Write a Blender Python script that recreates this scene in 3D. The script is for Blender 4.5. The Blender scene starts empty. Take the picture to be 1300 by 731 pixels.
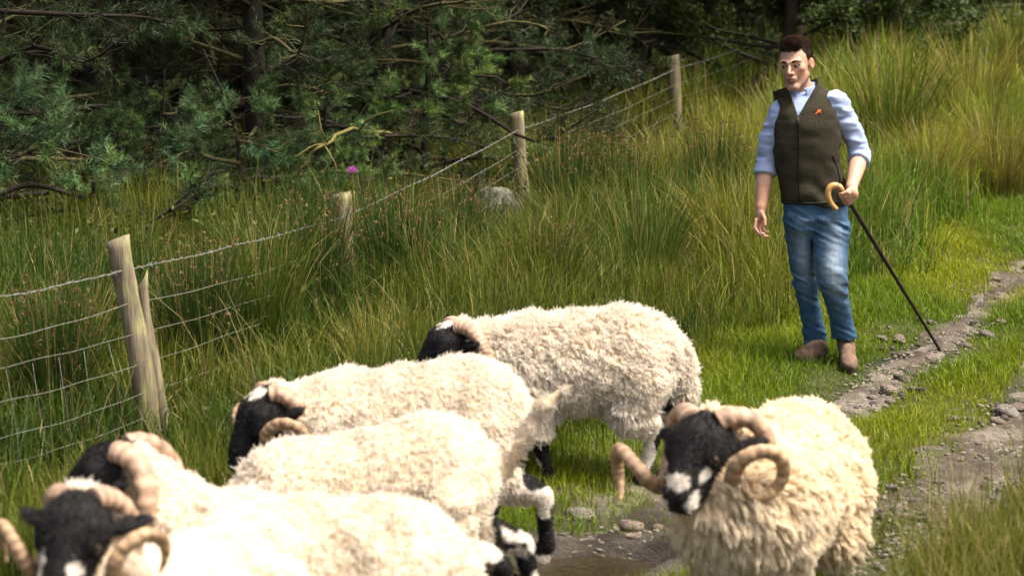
import bpy, math, random
import numpy as np
from mathutils import Vector, Matrix
from mathutils.bvhtree import BVHTree

rng = np.random.default_rng(7)
random.seed(7)
scene = bpy.context.scene
col = scene.collection

# ------------------------------------------------------------------ camera
F, CX, CY, CAMH = 2600.0, 650.0, 365.5, 2.1
PITCH = math.atan(383.5 / F)
cam_data = bpy.data.cameras.new('camera')
cam_data.sensor_width = 36.0
cam_data.lens = F / 1300.0 * 36.0
cam_data.clip_start = 0.1
cam_data.clip_end = 2000.0
cam_data.dof.use_dof = True
cam_data.dof.focus_distance = 11.6
cam_data.dof.aperture_fstop = 3.2
cam = bpy.data.objects.new('camera', cam_data)
cam.location = (0, 0, CAMH)
cam.rotation_euler = (math.pi / 2 - PITCH, 0, 0)
col.objects.link(cam)
scene.camera = cam

# ------------------------------------------------------------------ light
SUN_DIR = Vector((0.40, -0.14, 0.0)).normalized()
SUN_EL = math.radians(64)
sun_vec = Vector((SUN_DIR.x * math.cos(SUN_EL), SUN_DIR.y * math.cos(SUN_EL), math.sin(SUN_EL)))
sun_data = bpy.data.lights.new('sun', 'SUN')
sun_data.energy = 2.6
sun_data.angle = math.radians(14)
sun_data.color = (1.0, 0.955, 0.87)
sun = bpy.data.objects.new('sun', sun_data)
sun.rotation_euler = sun_vec.to_track_quat('Z', 'Y').to_euler()
sun.location = (6, -4, 20)
col.objects.link(sun)
world = bpy.data.worlds.new('World')
scene.world = world
world.use_nodes = True
wn = world.node_tree
wn.nodes.clear()
sky = wn.nodes.new('ShaderNodeTexSky')
sky.sky_type = 'NISHITA'
sky.sun_disc = False
sky.sun_elevation = SUN_EL
sky.sun_rotation = math.atan2(SUN_DIR.x, SUN_DIR.y)
sky.dust_density = 10.0
sky.ozone_density = 0.0
sky.air_density = 1.0
bg = wn.nodes.new('ShaderNodeBackground')
bg.inputs['Strength'].default_value = 0.11
wo = wn.nodes.new('ShaderNodeOutputWorld')
wn.links.new(sky.outputs[0], bg.inputs[0])
wn.links.new(bg.outputs[0], wo.inputs[0])
vs = scene.view_settings
vs.view_transform = 'Standard'
vs.look = 'None'
vs.exposure = 1.15
vs.gamma = 1.0
vs.use_curve_mapping = False
scene.render.engine = 'CYCLES'
scene.cycles.use_denoising = True
scene.cycles.max_bounces = 6
scene.cycles.diffuse_bounces = 4
scene.cycles.glossy_bounces = 2
scene.cycles.transmission_bounces = 3
scene.cycles.transparent_max_bounces = 6
scene.cycles.sample_clamp_indirect = 6.0
try:
    scene.cycles_curves.shape = 'RIBBONS'
    scene.cycles_curves.subdivisions = 1
except Exception:
    pass

# ------------------------------------------------------------------ helpers
_ca, _sa = math.cos(PITCH), math.sin(PITCH)

def ray(px, py):
    v = (CY - py) / F
    return Vector(((px - CX) / F, _ca + _sa * v, -_sa + _ca * v))

def P(px, py, Y):
    """world point seen at photo pixel (px,py) at world distance Y"""
    d = ray(px, py)
    t = Y / d.y
    return np.array((d.x * t, Y, CAMH + d.z * t))

def smooth(e0, e1, x):
    t = np.clip((x - e0) / (e1 - e0), 0, 1)
    return t * t * (3 - 2 * t)

def _hash(ix, iy, iz, seed):
    n = (ix * 374761393 + iy * 668265263 + iz * 1274126177 + seed * 362437) & 0x7fffffff
    n = ((n ^ (n >> 13)) * 1103515245) & 0x7fffffff
    n = (n ^ (n >> 16)) & 0xffff
    return n.astype(np.float32) / 32767.5 - 1.0

def vnoise(p, seed=0):
    """value noise in -1..1 at points p (N,3)"""
    p = np.asarray(p, dtype=np.float64)
    i = np.floor(p).astype(np.int64)
    f = p - i
    f = f * f * (3 - 2 * f)
    r = 0
    for dx in (0, 1):
        wx = f[:, 0] if dx else 1 - f[:, 0]
        for dy in (0, 1):
            wy = f[:, 1] if dy else 1 - f[:, 1]
            for dz in (0, 1):
                wz = f[:, 2] if dz else 1 - f[:, 2]
                r = r + wx * wy * wz * _hash(i[:, 0] + dx, i[:, 1] + dy, i[:, 2] + dz, seed)
    return r

def n2(x, y, s, seed=0):
    x = np.asarray(x, float); y = np.asarray(y, float)
    sh = np.broadcast(x, y).shape
    x = np.broadcast_to(x, sh).ravel(); y = np.broadcast_to(y, sh).ravel()
    return vnoise(np.stack([x * s, y * s, np.zeros_like(x)], 1), seed).reshape(sh)

def mk_obj(name, data, mat=None, parent=None, **props):
    o = bpy.data.objects.new(name, data)
    col.objects.link(o)
    if mat is not None and data is not None:
        if len(data.materials) == 0:
            data.materials.append(mat)
    if parent is not None:
        o.parent = parent
    for k, v in props.items():
        o[k] = v
    return o

def mk_empty(name, loc, rz=0.0, **props):
    o = bpy.data.objects.new(name, None)
    o.empty_display_size = 0.1
    col.objects.link(o)
    o.location = loc
    o.rotation_euler = (0, 0, rz)
    for k, v in props.items():
        o[k] = v
    return o

def mesh_np(name, verts, faces, colors=None, smooth_shade=True, attrs=None):
    """verts (N,3); faces (M,3) or (M,4) array, or a list of such arrays"""
    me = bpy.data.meshes.new(name)
    if not isinstance(faces, (list, tuple)):
        faces = [faces]
    faces = [np.asarray(f, dtype=np.int32) for f in faces if len(f)]
    verts = np.asarray(verts, dtype=np.float32)
    me.vertices.add(len(verts))
    me.vertices.foreach_set('co', verts.ravel())
    nl = sum(f.size for f in faces)
    npoly = sum(len(f) for f in faces)
    me.loops.add(nl)
    me.loops.foreach_set('vertex_index', np.concatenate([f.ravel() for f in faces]))
    me.polygons.add(npoly)
    sizes = np.concatenate([np.full(len(f), f.shape[1], np.int32) for f in faces])
    starts = np.concatenate([[0], np.cumsum(sizes)[:-1]]).astype(np.int32)
    me.polygons.foreach_set('loop_start', starts)
    me.polygons.foreach_set('loop_total', sizes)
    me.polygons.foreach_set('use_smooth', np.full(npoly, smooth_shade, bool))
    me.update(calc_edges=True)
    if colors is not None:
        a = me.attributes.new('col', 'FLOAT_COLOR', 'POINT')
        c = np.ones((len(verts), 4), np.float32)
        c[:, :3] = colors
        a.data.foreach_set('color', c.ravel())
    for k, v in (attrs or {}).items():
        a = me.attributes.new(k, 'FLOAT', 'POINT')
        a.data.foreach_set('value', np.asarray(v, np.float32))
    return me

class MB:
    """collects vertices, faces and colours of several shapes of one part"""
    def __init__(s):
        s.v, s.q, s.t, s.c, s.n = [], [], [], [], 0
    def add(s, v, quads=None, tris=None, c=(0.5, 0.5, 0.5)):
        v = np.asarray(v, float)
        if quads is not None and len(quads): s.q.append(np.asarray(quads) + s.n)
        if tris is not None and len(tris): s.t.append(np.asarray(tris) + s.n)
        c = np.asarray(c, float)
        s.c.append(np.broadcast_to(c, v.shape).copy())
        s.v.append(v); s.n += len(v)
    def mesh(s, name, smooth_shade=True):
        f = []
        if s.q: f.append(np.concatenate(s.q))
        if s.t: f.append(np.concatenate(s.t))
        return mesh_np(name, np.concatenate(s.v), f, np.concatenate(s.c), smooth_shade)

def tube(pts, rad, sides=8, cap=True, flat=1.0):
    """swept tube -> verts, quads, tris"""
    pts = np.asarray(pts, float); n = len(pts)
    rad = np.broadcast_to(np.asarray(rad, float), (n,))
    T = np.gradient(pts, axis=0)
    T /= np.linalg.norm(T, axis=1)[:, None] + 1e-9
    ref = np.array((0, 0, 1.0)) if abs(T[0, 2]) < 0.9 else np.array((1.0, 0, 0))
    u = np.cross(T[0], ref); u /= np.linalg.norm(u)
    ang = np.linspace(0, 2 * np.pi, sides, endpoint=False)
    V = []
    for i in range(n):
        u = u - T[i] * np.dot(u, T[i]); u /= np.linalg.norm(u) + 1e-9
        w = np.cross(T[i], u)
        V.append(pts[i] + rad[i] * (np.cos(ang)[:, None] * u + np.sin(ang)[:, None] * w * flat))
    V = np.concatenate(V)
    i = np.arange(n - 1)[:, None] * sides; k = np.arange(sides)[None]; k2 = (k + 1) % sides
    Q = np.stack([i + k, i + k2, i + sides + k2, i + sides + k], -1).reshape(-1, 4)
    Tt = []
    if cap:
        V = np.concatenate([V, pts[:1], pts[-1:]])
        a, b = len(V) - 2, len(V) - 1
        for j in range(sides):
            Tt.append((a, (j + 1) % sides, j)); Tt.append((b, (n - 1) * sides + j, (n - 1) * sides + (j + 1) % sides))
    return V, Q, np.array(Tt, dtype=int).reshape(-1, 3)

def spline(pts, n):
    """Catmull-Rom resample of control points (any dimension)"""
    p = np.asarray(pts, float)
    p = np.concatenate([[2 * p[0] - p[1]], p, [2 * p[-1] - p[-2]]])
    m = len(p) - 3
    t = np.linspace(0, m - 1e-6, n)
    i = t.astype(int); f = (t - i)[:, None]
    a, b, c, d = p[i], p[i + 1], p[i + 2], p[i + 3]
    return 0.5 * (2 * b + (c - a) * f + (2 * a - 5 * b + 4 * c - d) * f ** 2 + (3 * b - a - 3 * c + d) * f ** 3)

# ---- signed distance shapes and a surface-nets mesher
def rc(p, a, b, r1, r2):
    a = np.asarray(a, np.float32); b = np.asarray(b, np.float32)
    ba = b - a
    t = np.clip(((p - a) @ ba) / (ba @ ba + 1e-12), 0, 1)
    q = p - a - t[:, None] * ba
    return np.sqrt((q * q).sum(1)) - (r1 + (r2 - r1) * t)

def chain(p, pts, rs):
    d = None
    for i in range(len(pts) - 1):
        e = rc(p, pts[i], pts[i + 1], rs[i], rs[i + 1])
        d = e if d is None else np.minimum(d, e)
    return d

def ell(p, c, r, R=None):
    q = p - np.asarray(c, np.float32)
    if R is not None:
        q = q @ np.asarray(R, np.float32)
    r = np.asarray(r, np.float32)
    k0 = np.sqrt(((q / r) ** 2).sum(1)); k1 = np.sqrt(((q / (r * r)) ** 2).sum(1)) + 1e-9
    return k0 * (k0 - 1) / k1

def smin(a, b, k):
    h = np.clip(0.5 + 0.5 * (b - a) / k, 0, 1)
    return b * (1 - h) + a * h - k * h * (1 - h)

def smax(a, b, k):
    return -smin(-a, -b, k)

def zloft(p, zs, cx, cy, a, b, n=2.3):
    z = p[:, 2]
    o = np.argsort(zs); zs = np.asarray(zs)[o]
    f = lambda v: np.interp(z, zs, np.asarray(v, float)[o]).astype(np.float32)
    A, B = f(a), f(b)
    k = ((np.abs(p[:, 0] - f(cx)) / A) ** n + (np.abs(p[:, 1] - f(cy)) / B) ** n) ** (1.0 / n)
    d = (k - 1) * np.minimum(A, B)
    return smax(d, np.maximum(z - zs[-1], zs[0] - z), 0.012)

def nets(f, lo, hi, vox):
    lo = np.asarray(lo, float); hi = np.asarray(hi, float)
    S = 4
    n = (np.ceil((hi - lo) / vox / S).astype(int)) * S + 1
    ax = [lo[i] + np.arange(n[i]) * vox for i in range(3)]
    def pts(a, b, c):
        return np.stack(np.meshgrid(a, b, c, indexing='ij'), -1).reshape(-1, 3).astype(np.float32)
    cs = [a[::S] for a in ax]
    cp = pts(*cs)
    cd = np.concatenate([f(c) for c in np.array_split(cp, max(1, len(cp) // 200000))]).reshape([len(c) for c in cs])
    D = cd.repeat(S, 0).repeat(S, 1).repeat(S, 2)[:n[0], :n[1], :n[2]].astype(np.float32)
    # repeat gives lower-corner value; centre it
    D = np.full(n, 1.0, np.float32)
    D[...] = cd.repeat(S, 0).repeat(S, 1).repeat(S, 2)[S // 2:, S // 2:, S // 2:][:n[0], :n[1], :n[2]]
    near = np.abs(D) < S * vox * 1.5
    idx = np.argwhere(near)
    pp = (lo + idx * vox).astype(np.float32)
    vals = np.concatenate([f(c) for c in np.array_split(pp, max(1, len(pp) // 200000))])
    D[near] = vals
    neg = D < 0
    c = [slice(0, -1), slice(1, None)]
    corners = {}
    cnt = np.zeros([k - 1 for k in n], np.int8)
    for i in (0, 1):
        for j in (0, 1):
            for k in (0, 1):
                cnt += neg[c[i], c[j], c[k]]
    act = (cnt > 0) & (cnt < 8)
    cell = np.argwhere(act)
    m = len(cell)
    acc = np.zeros((m, 3)); w = np.zeros(m)
    for axis in range(3):
        o1, o2 = [q for q in range(3) if q != axis]
        for u in (0, 1):
            for v in (0, 1):
                s = cell.copy(); s[:, o1] += u; s[:, o2] += v
                e = s.copy(); e[:, axis] += 1
                d0 = D[s[:, 0], s[:, 1], s[:, 2]]; d1 = D[e[:, 0], e[:, 1], e[:, 2]]
                cr = (d0 < 0) != (d1 < 0)
                t = np.where(cr, d0 / np.where(cr, d0 - d1, 1), 0)
                q = s.astype(float); q[:, axis] += t
                acc[cr] += q[cr]; w[cr] += 1
    V = lo + (acc / w[:, None]) * vox
    I = np.full([k - 1 for k in n], -1, np.int64)
    I[cell[:, 0], cell[:, 1], cell[:, 2]] = np.arange(m)
    Q = []
    for axis in range(3):
        o1, o2 = (axis + 1) % 3, (axis + 2) % 3
        sl0 = [slice(None)] * 3; sl1 = [slice(None)] * 3
        sl0[axis] = slice(0, -1); sl1[axis] = slice(1, None)
        a, b = neg[tuple(sl0)], neg[tuple(sl1)]
        for flip in (False, True):
            e = np.argwhere(a & ~b if not flip else ~a & b)
            e = e[(e[:, o1] > 0) & (e[:, o2] > 0) & (e[:, o1] < n[o1] - 1) & (e[:, o2] < n[o2] - 1)]
            g = []
            for (u, v) in ((1, 1), (0, 1), (0, 0), (1, 0)):
                s = e.copy(); s[:, o1] -= u; s[:, o2] -= v
                g.append(I[s[:, 0], s[:, 1], s[:, 2]])
            q = np.stack(g, 1)
            if flip: q = q[:, ::-1]
            Q.append(q)
    Q = np.concatenate(Q)
    Q = Q[(Q >= 0).all(1)]
    return V, Q

def relax(V, Q, it=1, k=0.5):
    for _ in range(it):
        s = np.zeros_like(V); c = np.zeros(len(V))
        for i in range(4):
            for j in (1, 3):
                np.add.at(s, Q[:, i], V[Q[:, (i + j) % 4]]); np.add.at(c, Q[:, i], 1)
        V = V + k * (s / np.maximum(c, 1)[:, None] - V)
    return V

def vnormals(V, Q):
    a = V[Q[:, 2]] - V[Q[:, 0]]; b = V[Q[:, 3]] - V[Q[:, 1]]
    fn = np.cross(a, b)
    N = np.zeros_like(V)
    for i in range(4): np.add.at(N, Q[:, i], fn)
    return N / (np.linalg.norm(N, axis=1)[:, None] + 1e-12), 0.5 * np.linalg.norm(fn, axis=1), fn

def rot(yaw=0, pitch=0, roll=0):
    """columns = local axes: yaw about z, pitch about y (positive nose down for +x forward), roll about x"""
    return np.array(Matrix.Rotation(yaw, 3, 'Z') @ Matrix.Rotation(pitch, 3, 'Y') @ Matrix.Rotation(roll, 3, 'X'))

def strands(name, pts, rad, mat, parent=None, tint=None, **props):
    """hair curves object from pts (N,K,3), rad (N,K)"""
    N, K, _ = pts.shape
    cu = bpy.data.hair_curves.new(name)
    cu.add_curves([K] * N)
    cu.attributes['position'].data.foreach_set('vector', np.ascontiguousarray(pts, dtype=np.float32).ravel())
    ra = cu.attributes.get('radius') or cu.attributes.new('radius', 'FLOAT', 'POINT')
    ra.data.foreach_set('value', np.ascontiguousarray(rad, dtype=np.float32).ravel())
    if tint is not None:
        ta = cu.attributes.new('tint', 'FLOAT', 'CURVE')
        ta.data.foreach_set('value', np.asarray(tint, np.float32))
    return mk_obj(name, cu, mat, parent, **props)

# ------------------------------------------------------------------ materials
def new_mat(name):
    m = bpy.data.materials.new(name)
    m.use_nodes = True
    nt = m.node_tree
    nt.nodes.clear()
    out = nt.nodes.new('ShaderNodeOutputMaterial')
    return m, nt, out

def N(nt, kind, **kw):
    n = nt.nodes.new(kind)
    for k, v in kw.items():
        if k in n.inputs: n.inputs[k].default_value = v
        else: setattr(n, k, v)
    return n

def mat_surface(name, color=None, rough=0.8, noise_scale=0, noise_amt=0.0, bump=0.0, bump_scale=60, spec=0.3, stretch=None, sss=0.0):
    """principled surface: colour (or the 'col' attribute) varied by noise, with fine bump"""
    m, nt, out = new_mat(name)
    b = N(nt, 'ShaderNodeBsdfPrincipled')
    b.inputs['Roughness'].default_value = rough
    b.inputs['Specular IOR Level'].default_value = spec
    if sss:
        b.inputs['Subsurface Weight'].default_value = sss
        b.inputs['Subsurface Radius'].default_value = (0.012, 0.005, 0.003)
        b.inputs['Subsurface Scale'].default_value = 1.0
    if color is None:
        a = N(nt, 'ShaderNodeAttribute', attribute_name='col'); src = a.outputs['Color']
    else:
        a = N(nt, 'ShaderNodeRGB'); a.outputs[0].default_value = (*color, 1); src = a.outputs[0]
    tc = N(nt, 'ShaderNodeTexCoord')
    vec = tc.outputs['Object']
    if stretch:
        mp = N(nt, 'ShaderNodeMapping'); mp.inputs['Scale'].default_value = stretch
        nt.links.new(vec, mp.inputs[0]); vec = mp.outputs[0]
    if noise_amt:
        nz = N(nt, 'ShaderNodeTexNoise'); nz.inputs['Scale'].default_value = noise_scale; nz.inputs['Detail'].default_value = 5
        nt.links.new(vec, nz.inputs['Vector'])
        mr = N(nt, 'ShaderNodeMapRange'); mr.inputs['From Min'].default_value = 0.3; mr.inputs['From Max'].default_value = 0.7
        mr.inputs['To Min'].default_value = 1 - noise_amt; mr.inputs['To Max'].default_value = 1 + noise_amt
        nt.links.new(nz.outputs['Fac'], mr.inputs['Value'])
        mx = N(nt, 'ShaderNodeVectorMath', operation='SCALE')
        nt.links.new(src, mx.inputs[0]); nt.links.new(mr.outputs[0], mx.inputs['Scale'])
        src = mx.outputs[0]
    nt.links.new(src, b.inputs['Base Color'])
    if bump:
        nb = N(nt, 'ShaderNodeTexNoise'); nb.inputs['Scale'].default_value = bump_scale; nb.inputs['Detail'].default_value = 6
        nt.links.new(vec, nb.inputs['Vector'])
        bp = N(nt, 'ShaderNodeBump'); bp.inputs['Strength'].default_value = 1.0; bp.inputs['Distance'].default_value = bump
        nt.links.new(nb.outputs['Fac'], bp.inputs['Height']); nt.links.new(bp.outputs[0], b.inputs['Normal'])
    nt.links.new(b.outputs[0], out.inputs[0])
    return m

def mat_leaf(name, trans=0.35, gain=1.0, rough=0.55, spec=0.25):
    """thin leaf: diffuse plus light passing through, colour from 'col'"""
    m, nt, out = new_mat(name)
    a = N(nt, 'ShaderNodeAttribute', attribute_name='col')
    b = N(nt, 'ShaderNodeBsdfPrincipled'); b.inputs['Roughness'].default_value = rough; b.inputs['Specular IOR Level'].default_value = spec
    t = N(nt, 'ShaderNodeBsdfTranslucent')
    mx = N(nt, 'ShaderNodeMixShader'); mx.inputs[0].default_value = trans
    nt.links.new(a.outputs['Color'], b.inputs['Base Color']); nt.links.new(a.outputs['Color'], t.inputs['Color'])
    nt.links.new(b.outputs[0], mx.inputs[1]); nt.links.new(t.outputs[0], mx.inputs[2]); nt.links.new(mx.outputs[0], out.inputs[0])
    return m

def mat_hair(name, root, tip, var=0.2, rough=0.9):
    m, nt, out = new_mat(name)
    hi = N(nt, 'ShaderNodeHairInfo')
    rp = N(nt, 'ShaderNodeMix', data_type='RGBA')
    rp.inputs['A'].default_value = (*root, 1) if False else rp.inputs['A'].default_value
    rp.inputs[6].default_value = (*root, 1); rp.inputs[7].default_value = (*tip, 1)
    nt.links.new(hi.outputs['Intercept'], rp.inputs[0])
    at = N(nt, 'ShaderNodeAttribute', attribute_name='tint')
    sc = N(nt, 'ShaderNodeVectorMath', operation='SCALE')
    nt.links.new(rp.outputs[2], sc.inputs[0]); nt.links.new(at.outputs['Fac'], sc.inputs['Scale'])
    b = N(nt, 'ShaderNodeBsdfDiffuse'); b.inputs['Roughness'].default_value = 0.6
    t = N(nt, 'ShaderNodeBsdfTranslucent')
    mx = N(nt, 'ShaderNodeMixShader'); mx.inputs[0].default_value = 0.25
    nt.links.new(sc.outputs[0], b.inputs['Color']); nt.links.new(sc.outputs[0], t.inputs['Color'])
    nt.links.new(b.outputs[0], mx.inputs[1]); nt.links.new(t.outputs[0], mx.inputs[2]); nt.links.new(mx.outputs[0], out.inputs[0])
    return m
# ------------------------------------------------------------------ terrain
def h0(x, y):
    x = np.asarray(x, float); y = np.asarray(y, float)
    z = np.where(y > 8, 0.03 * (y - 8), 0.012 * (y - 8))
    z = np.where(y > 30, 0.66 + 0.24 * (y - 30), z)
    z = np.minimum(z, 14.0)
    z = z + 0.35 * smooth(13.5, 21, y) * smooth(1.2, 4.0, x)          # bank under the rushes
    z = z + 0.015 * n2(x, y, 0.9, 3) * smooth(13, 16, y) + 0.05 * n2(x, y, 0.35, 4) * smooth(14, 20, y)
    return z

def G(px, py):
    """ground point seen at a photo pixel"""
    d = ray(px, py)
    t = 2.0
    for _ in range(4000):
        t += 0.01
        x, y, z = d.x * t, d.y * t, CAMH + d.z * t
        if z <= float(h0(x, y)): break
    return np.array((x, y, z))

rut_near = np.array([(-1.6, 4.6), (-0.55, 6.2)] + [tuple(G(*q)[:2]) for q in ((755, 690), (905, 610), (1090, 505), (1150, 462), (1215, 415), (1262, 372), (1312, 342))] + [(7.5, 22.0), (9.5, 27.0)])
rut_far = np.array([(-0.5, 3.8), (0.6, 6.2)] + [tuple(G(*q)[:2]) for q in ((1165, 660), (1250, 595), (1325, 520), (1385, 465))] + [(8.6, 21.0), (10.6, 26.0)])

def dist_poly(x, y, poly):
    x = np.asarray(x, float); y = np.asarray(y, float)
    best = np.full(np.broadcast(x, y).shape, 1e9); side = np.zeros_like(best)
    for i in range(len(poly) - 1):
        a, b = poly[i], poly[i + 1]
        ba = b - a
        t = np.clip(((x - a[0]) * ba[0] + (y - a[1]) * ba[1]) / (ba @ ba), 0, 1)
        dx, dy = x - a[0] - t * ba[0], y - a[1] - t * ba[1]
        d = np.hypot(dx, dy)
        s = np.sign(dx * ba[1] - dy * ba[0])
        side = np.where(d < best, s, side); best = np.minimum(best, d)
    return best, side

PUD = G(752, 704)                                              # middle of the puddle
def rut_depth(x, y):
    d1, _ = dist_poly(x, y, rut_near); d2, _ = dist_poly(x, y, rut_far)
    e = ((np.asarray(x) - PUD[0]) / 0.36) ** 2 + ((np.asarray(y) - PUD[1]) / 0.24) ** 2
    return 0.045 * (1 - smooth(0.05, 0.42, d1)) + 0.035 * (1 - smooth(0.05, 0.45, d2)) + 0.07 * (1 - smooth(0.3, 1.5, e))

def ground_z(x, y):
    return h0(x, y) - rut_depth(x, y)

def axis(a, b, d, lo, hi):
    m = np.arange(a, b + d / 2, d)
    o1 = a - np.cumsum(np.geomspace(d * 1.5, d * 60, 26)); o2 = b + np.cumsum(np.geomspace(d * 1.5, d * 60, 26))
    o1 = np.append(o1[o1 > lo], lo); o2 = np.append(o2[o2 < hi], hi)
    return np.concatenate([o1[::-1], m, o2])

gx = axis(-7, 9, 0.09, -400, 400); gy = axis(3.0, 27, 0.09, -60, 500)
GX, GY = np.meshgrid(gx, gy, indexing='ij')
GZ = ground_z(GX, GY) + 0.012 * n2(GX, GY, 3.1, 9)
nx, ny = GX.shape
I = np.arange(nx * ny).reshape(nx, ny)
gq = np.stack([I[:-1, :-1], I[1:, :-1], I[1:, 1:], I[:-1, 1:]], -1).reshape(-1, 4)
gv = np.stack([GX, GY, GZ], -1).reshape(-1, 3)
# earth under grass: dark humus, browner litter under the trees, green turf far off
nz = n2(gv[:, 0], gv[:, 1], 2.3, 21)[:, None]
gc = np.array((0.040, 0.042, 0.014)) * (1 + 0.35 * nz)
far = smooth(27, 34, gv[:, 1])[:, None]
gc = gc * (1 - far) + far * np.array((0.075, 0.085, 0.022)) * (1 + 0.3 * nz)
M_ground = mat_surface('earth_and_turf', None, 0.95, 9, 0.45, 0.02, 25)
ground = mk_obj('ground', mesh_np('ground', gv, gq, gc), M_ground, kind='structure')

# the two stony wheel ruts: sheets just above the ground with their own stones
M_track = mat_surface('track_soil', None, 0.92, 30, 0.4, 0.015, 90)
def rut_sheet(name, poly, half, y0, y1, seed):
    c = spline(poly, 900)
    c = c[(c[:, 1] > y0) & (c[:, 1] < y1)]
    seg = np.concatenate([[0], np.cumsum(np.hypot(*np.diff(c, axis=0).T))])
    n = int(seg[-1] / 0.03)
    s = np.linspace(0, seg[-1], n)
    c = np.stack([np.interp(s, seg, c[:, 0]), np.interp(s, seg, c[:, 1])], 1)
    T = np.gradient(c, axis=0); T /= np.linalg.norm(T, axis=1)[:, None]
    R = np.stack([T[:, 1], -T[:, 0]], 1)
    u = np.linspace(-1, 1, 31)
    wl = half * (1 + 0.5 * n2(s * 1.7, s * 0, 1, seed) + 0.35 * n2(s * 6, s * 0, 1, seed + 1))
    wr = half * (1 + 0.4 * n2(s * 1.7, s * 0, 1, seed + 2) + 0.25 * n2(s * 6, s * 0, 1, seed + 3))
    if half < 0.25:
        k_ = 1 + 1.1 * (1 - smooth(8.0, 9.4, c[:, 1])); wl = wl * k_; wr = wr * k_
    W = np.where(u[None] < 0, wl[:, None], wr[:, None]) * u[None]
    X = c[:, :1] + R[:, :1] * W; Y = c[:, 1:] + R[:, 1:] * W
    Z = ground_z(X, Y) + 0.018 - 0.045 * np.abs(u[None]) ** 5 + 0.016 * n2(X, Y, 9, seed + 5) + 0.012 * n2(X, Y, 22, seed + 6)
    v = np.stack([X, Y, Z], -1).reshape(-1, 3)
    k = np.arange(n * 31).reshape(n, 31)
    q = np.stack([k[:-1, :-1], k[:-1, 1:], k[1:, 1:], k[1:, :-1]], -1).reshape(-1, 4)
    a = smooth(-0.5, 0.6, n2(v[:, 0], v[:, 1], 5, seed + 7) + 0.5 * n2(v[:, 0], v[:, 1], 14, seed + 8))[:, None]
    wet = (1 - smooth(0.3, 2.6, ((v[:, 0] - PUD[0]) / 0.8) ** 2 + ((v[:, 1] - PUD[1]) / 0.65) ** 2))[:, None]
    cc = (1 - a) * np.array((0.068, 0.053, 0.038)) + a * np.array((0.165, 0.140, 0.110))
    cc = cc * (1 - 0.62 * wet)
    return mk_obj(name, mesh_np(name, v, q, cc), M_track, kind='structure')
track = rut_sheet('track', rut_near, 0.20, 4.8, 21, 40)
track2 = rut_sheet('track', rut_far, 0.30, 8.0, 20, 60)

# puddle
a = np.linspace(0, 2 * np.pi, 40, endpoint=False)
pr = 1 + 0.16 * np.sin(3 * a + 1) + 0.1 * np.sin(5 * a)
zp = float(ground_z(PUD[0], PUD[1])) + 0.050
pv = np.stack([PUD[0] + 0.38 * pr * np.cos(a), PUD[1] + 0.24 * pr * np.sin(a), np.full(40, zp)], 1)
pv = np.concatenate([pv, [[PUD[0], PUD[1], zp]]])
pt = np.array([(40, i, (i + 1) % 40) for i in range(40)])
m, nt, out = new_mat('muddy_water')
b = N(nt, 'ShaderNodeBsdfPrincipled'); b.inputs['Base Color'].default_value = (0.028, 0.021, 0.012, 1); b.inputs['Roughness'].default_value = 0.03
nzn = N(nt, 'ShaderNodeTexNoise'); nzn.inputs['Scale'].default_value = 14
bp = N(nt, 'ShaderNodeBump'); bp.inputs['Distance'].default_value = 0.004
nt.links.new(nzn.outputs['Fac'], bp.inputs['Height']); nt.links.new(bp.outputs[0], b.inputs['Normal']); nt.links.new(b.outputs[0], out.inputs[0])
mk_obj('puddle', mesh_np('puddle', pv, pt), m, kind='structure', label='small brown puddle in the stony track')

# stones
def stone_mesh(seed, subdiv=2):
    import bmesh
    bm = bmesh.new(); bmesh.ops.create_icosphere(bm, subdivisions=subdiv, radius=1.0)
    v = np.array([q.co[:] for q in bm.verts]); f = np.array([[q.index for q in t.verts] for t in bm.faces]); bm.free()
    r = np.random.default_rng(seed)
    for _ in range(7):                                          # chip flat facets
        nrm = r.normal(size=3); nrm /= np.linalg.norm(nrm); d = v @ nrm; k = r.uniform(0.5, 0.85)
        v = v - np.maximum(d - k, 0)[:, None] * nrm
    v *= (1 + 0.12 * vnoise(v * 2.2 + seed, seed))[:, None]
    v *= np.array((1.0, r.uniform(0.6, 0.9), r.uniform(0.4, 0.6)))
    return mesh_np('stone', v, f, None, True)
M_stone = [mat_surface('stone_grey', (0.30, 0.265, 0.23), 0.9, 3, 0.35, 0.05, 9), mat_surface('stone_pinkish', (0.36, 0.28, 0.225), 0.9, 3, 0.35, 0.05, 9), mat_surface('stone_dark', (0.17, 0.14, 0.115), 0.9, 3, 0.35, 0.05, 9)]
SM = []
for i in range(9):
    me = stone_mesh(100 + i); me.materials.append(M_stone[i % 3]); SM.append(me)
def put_stone(x, y, r, parent, name='stone', sink=0.25):
    o = bpy.data.objects.new(name, random.choice(SM)); col.objects.link(o)
    o.location = (x, y, float(ground_z(x, y)) + 0.014 + r * 0.45 * (0.75 - sink * 2))
    o.rotation_euler = (random.uniform(-.3, .3), random.uniform(-.3, .3), random.uniform(0, 6.28)); o.scale = (r, r, r)
    o.parent = parent
    return o
cn = spline(rut_near, 700); cf = spline(rut_far, 700)
cn = cn[(cn[:, 1] > 6.6) & (cn[:, 1] < 16)]; cf = cf[(cf[:, 1] > 7.2) & (cf[:, 1] < 14)]
for k in range(150):
    c = cn[random.randrange(len(cn))]; w = random.gauss(0, 0.14)
    r = min(0.055, 0.012 + abs(random.gauss(0, 0.012)) + 0.0010 * c[1])
    put_stone(c[0] + w * 0.9, c[1] - w * 0.42, r, track)
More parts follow.
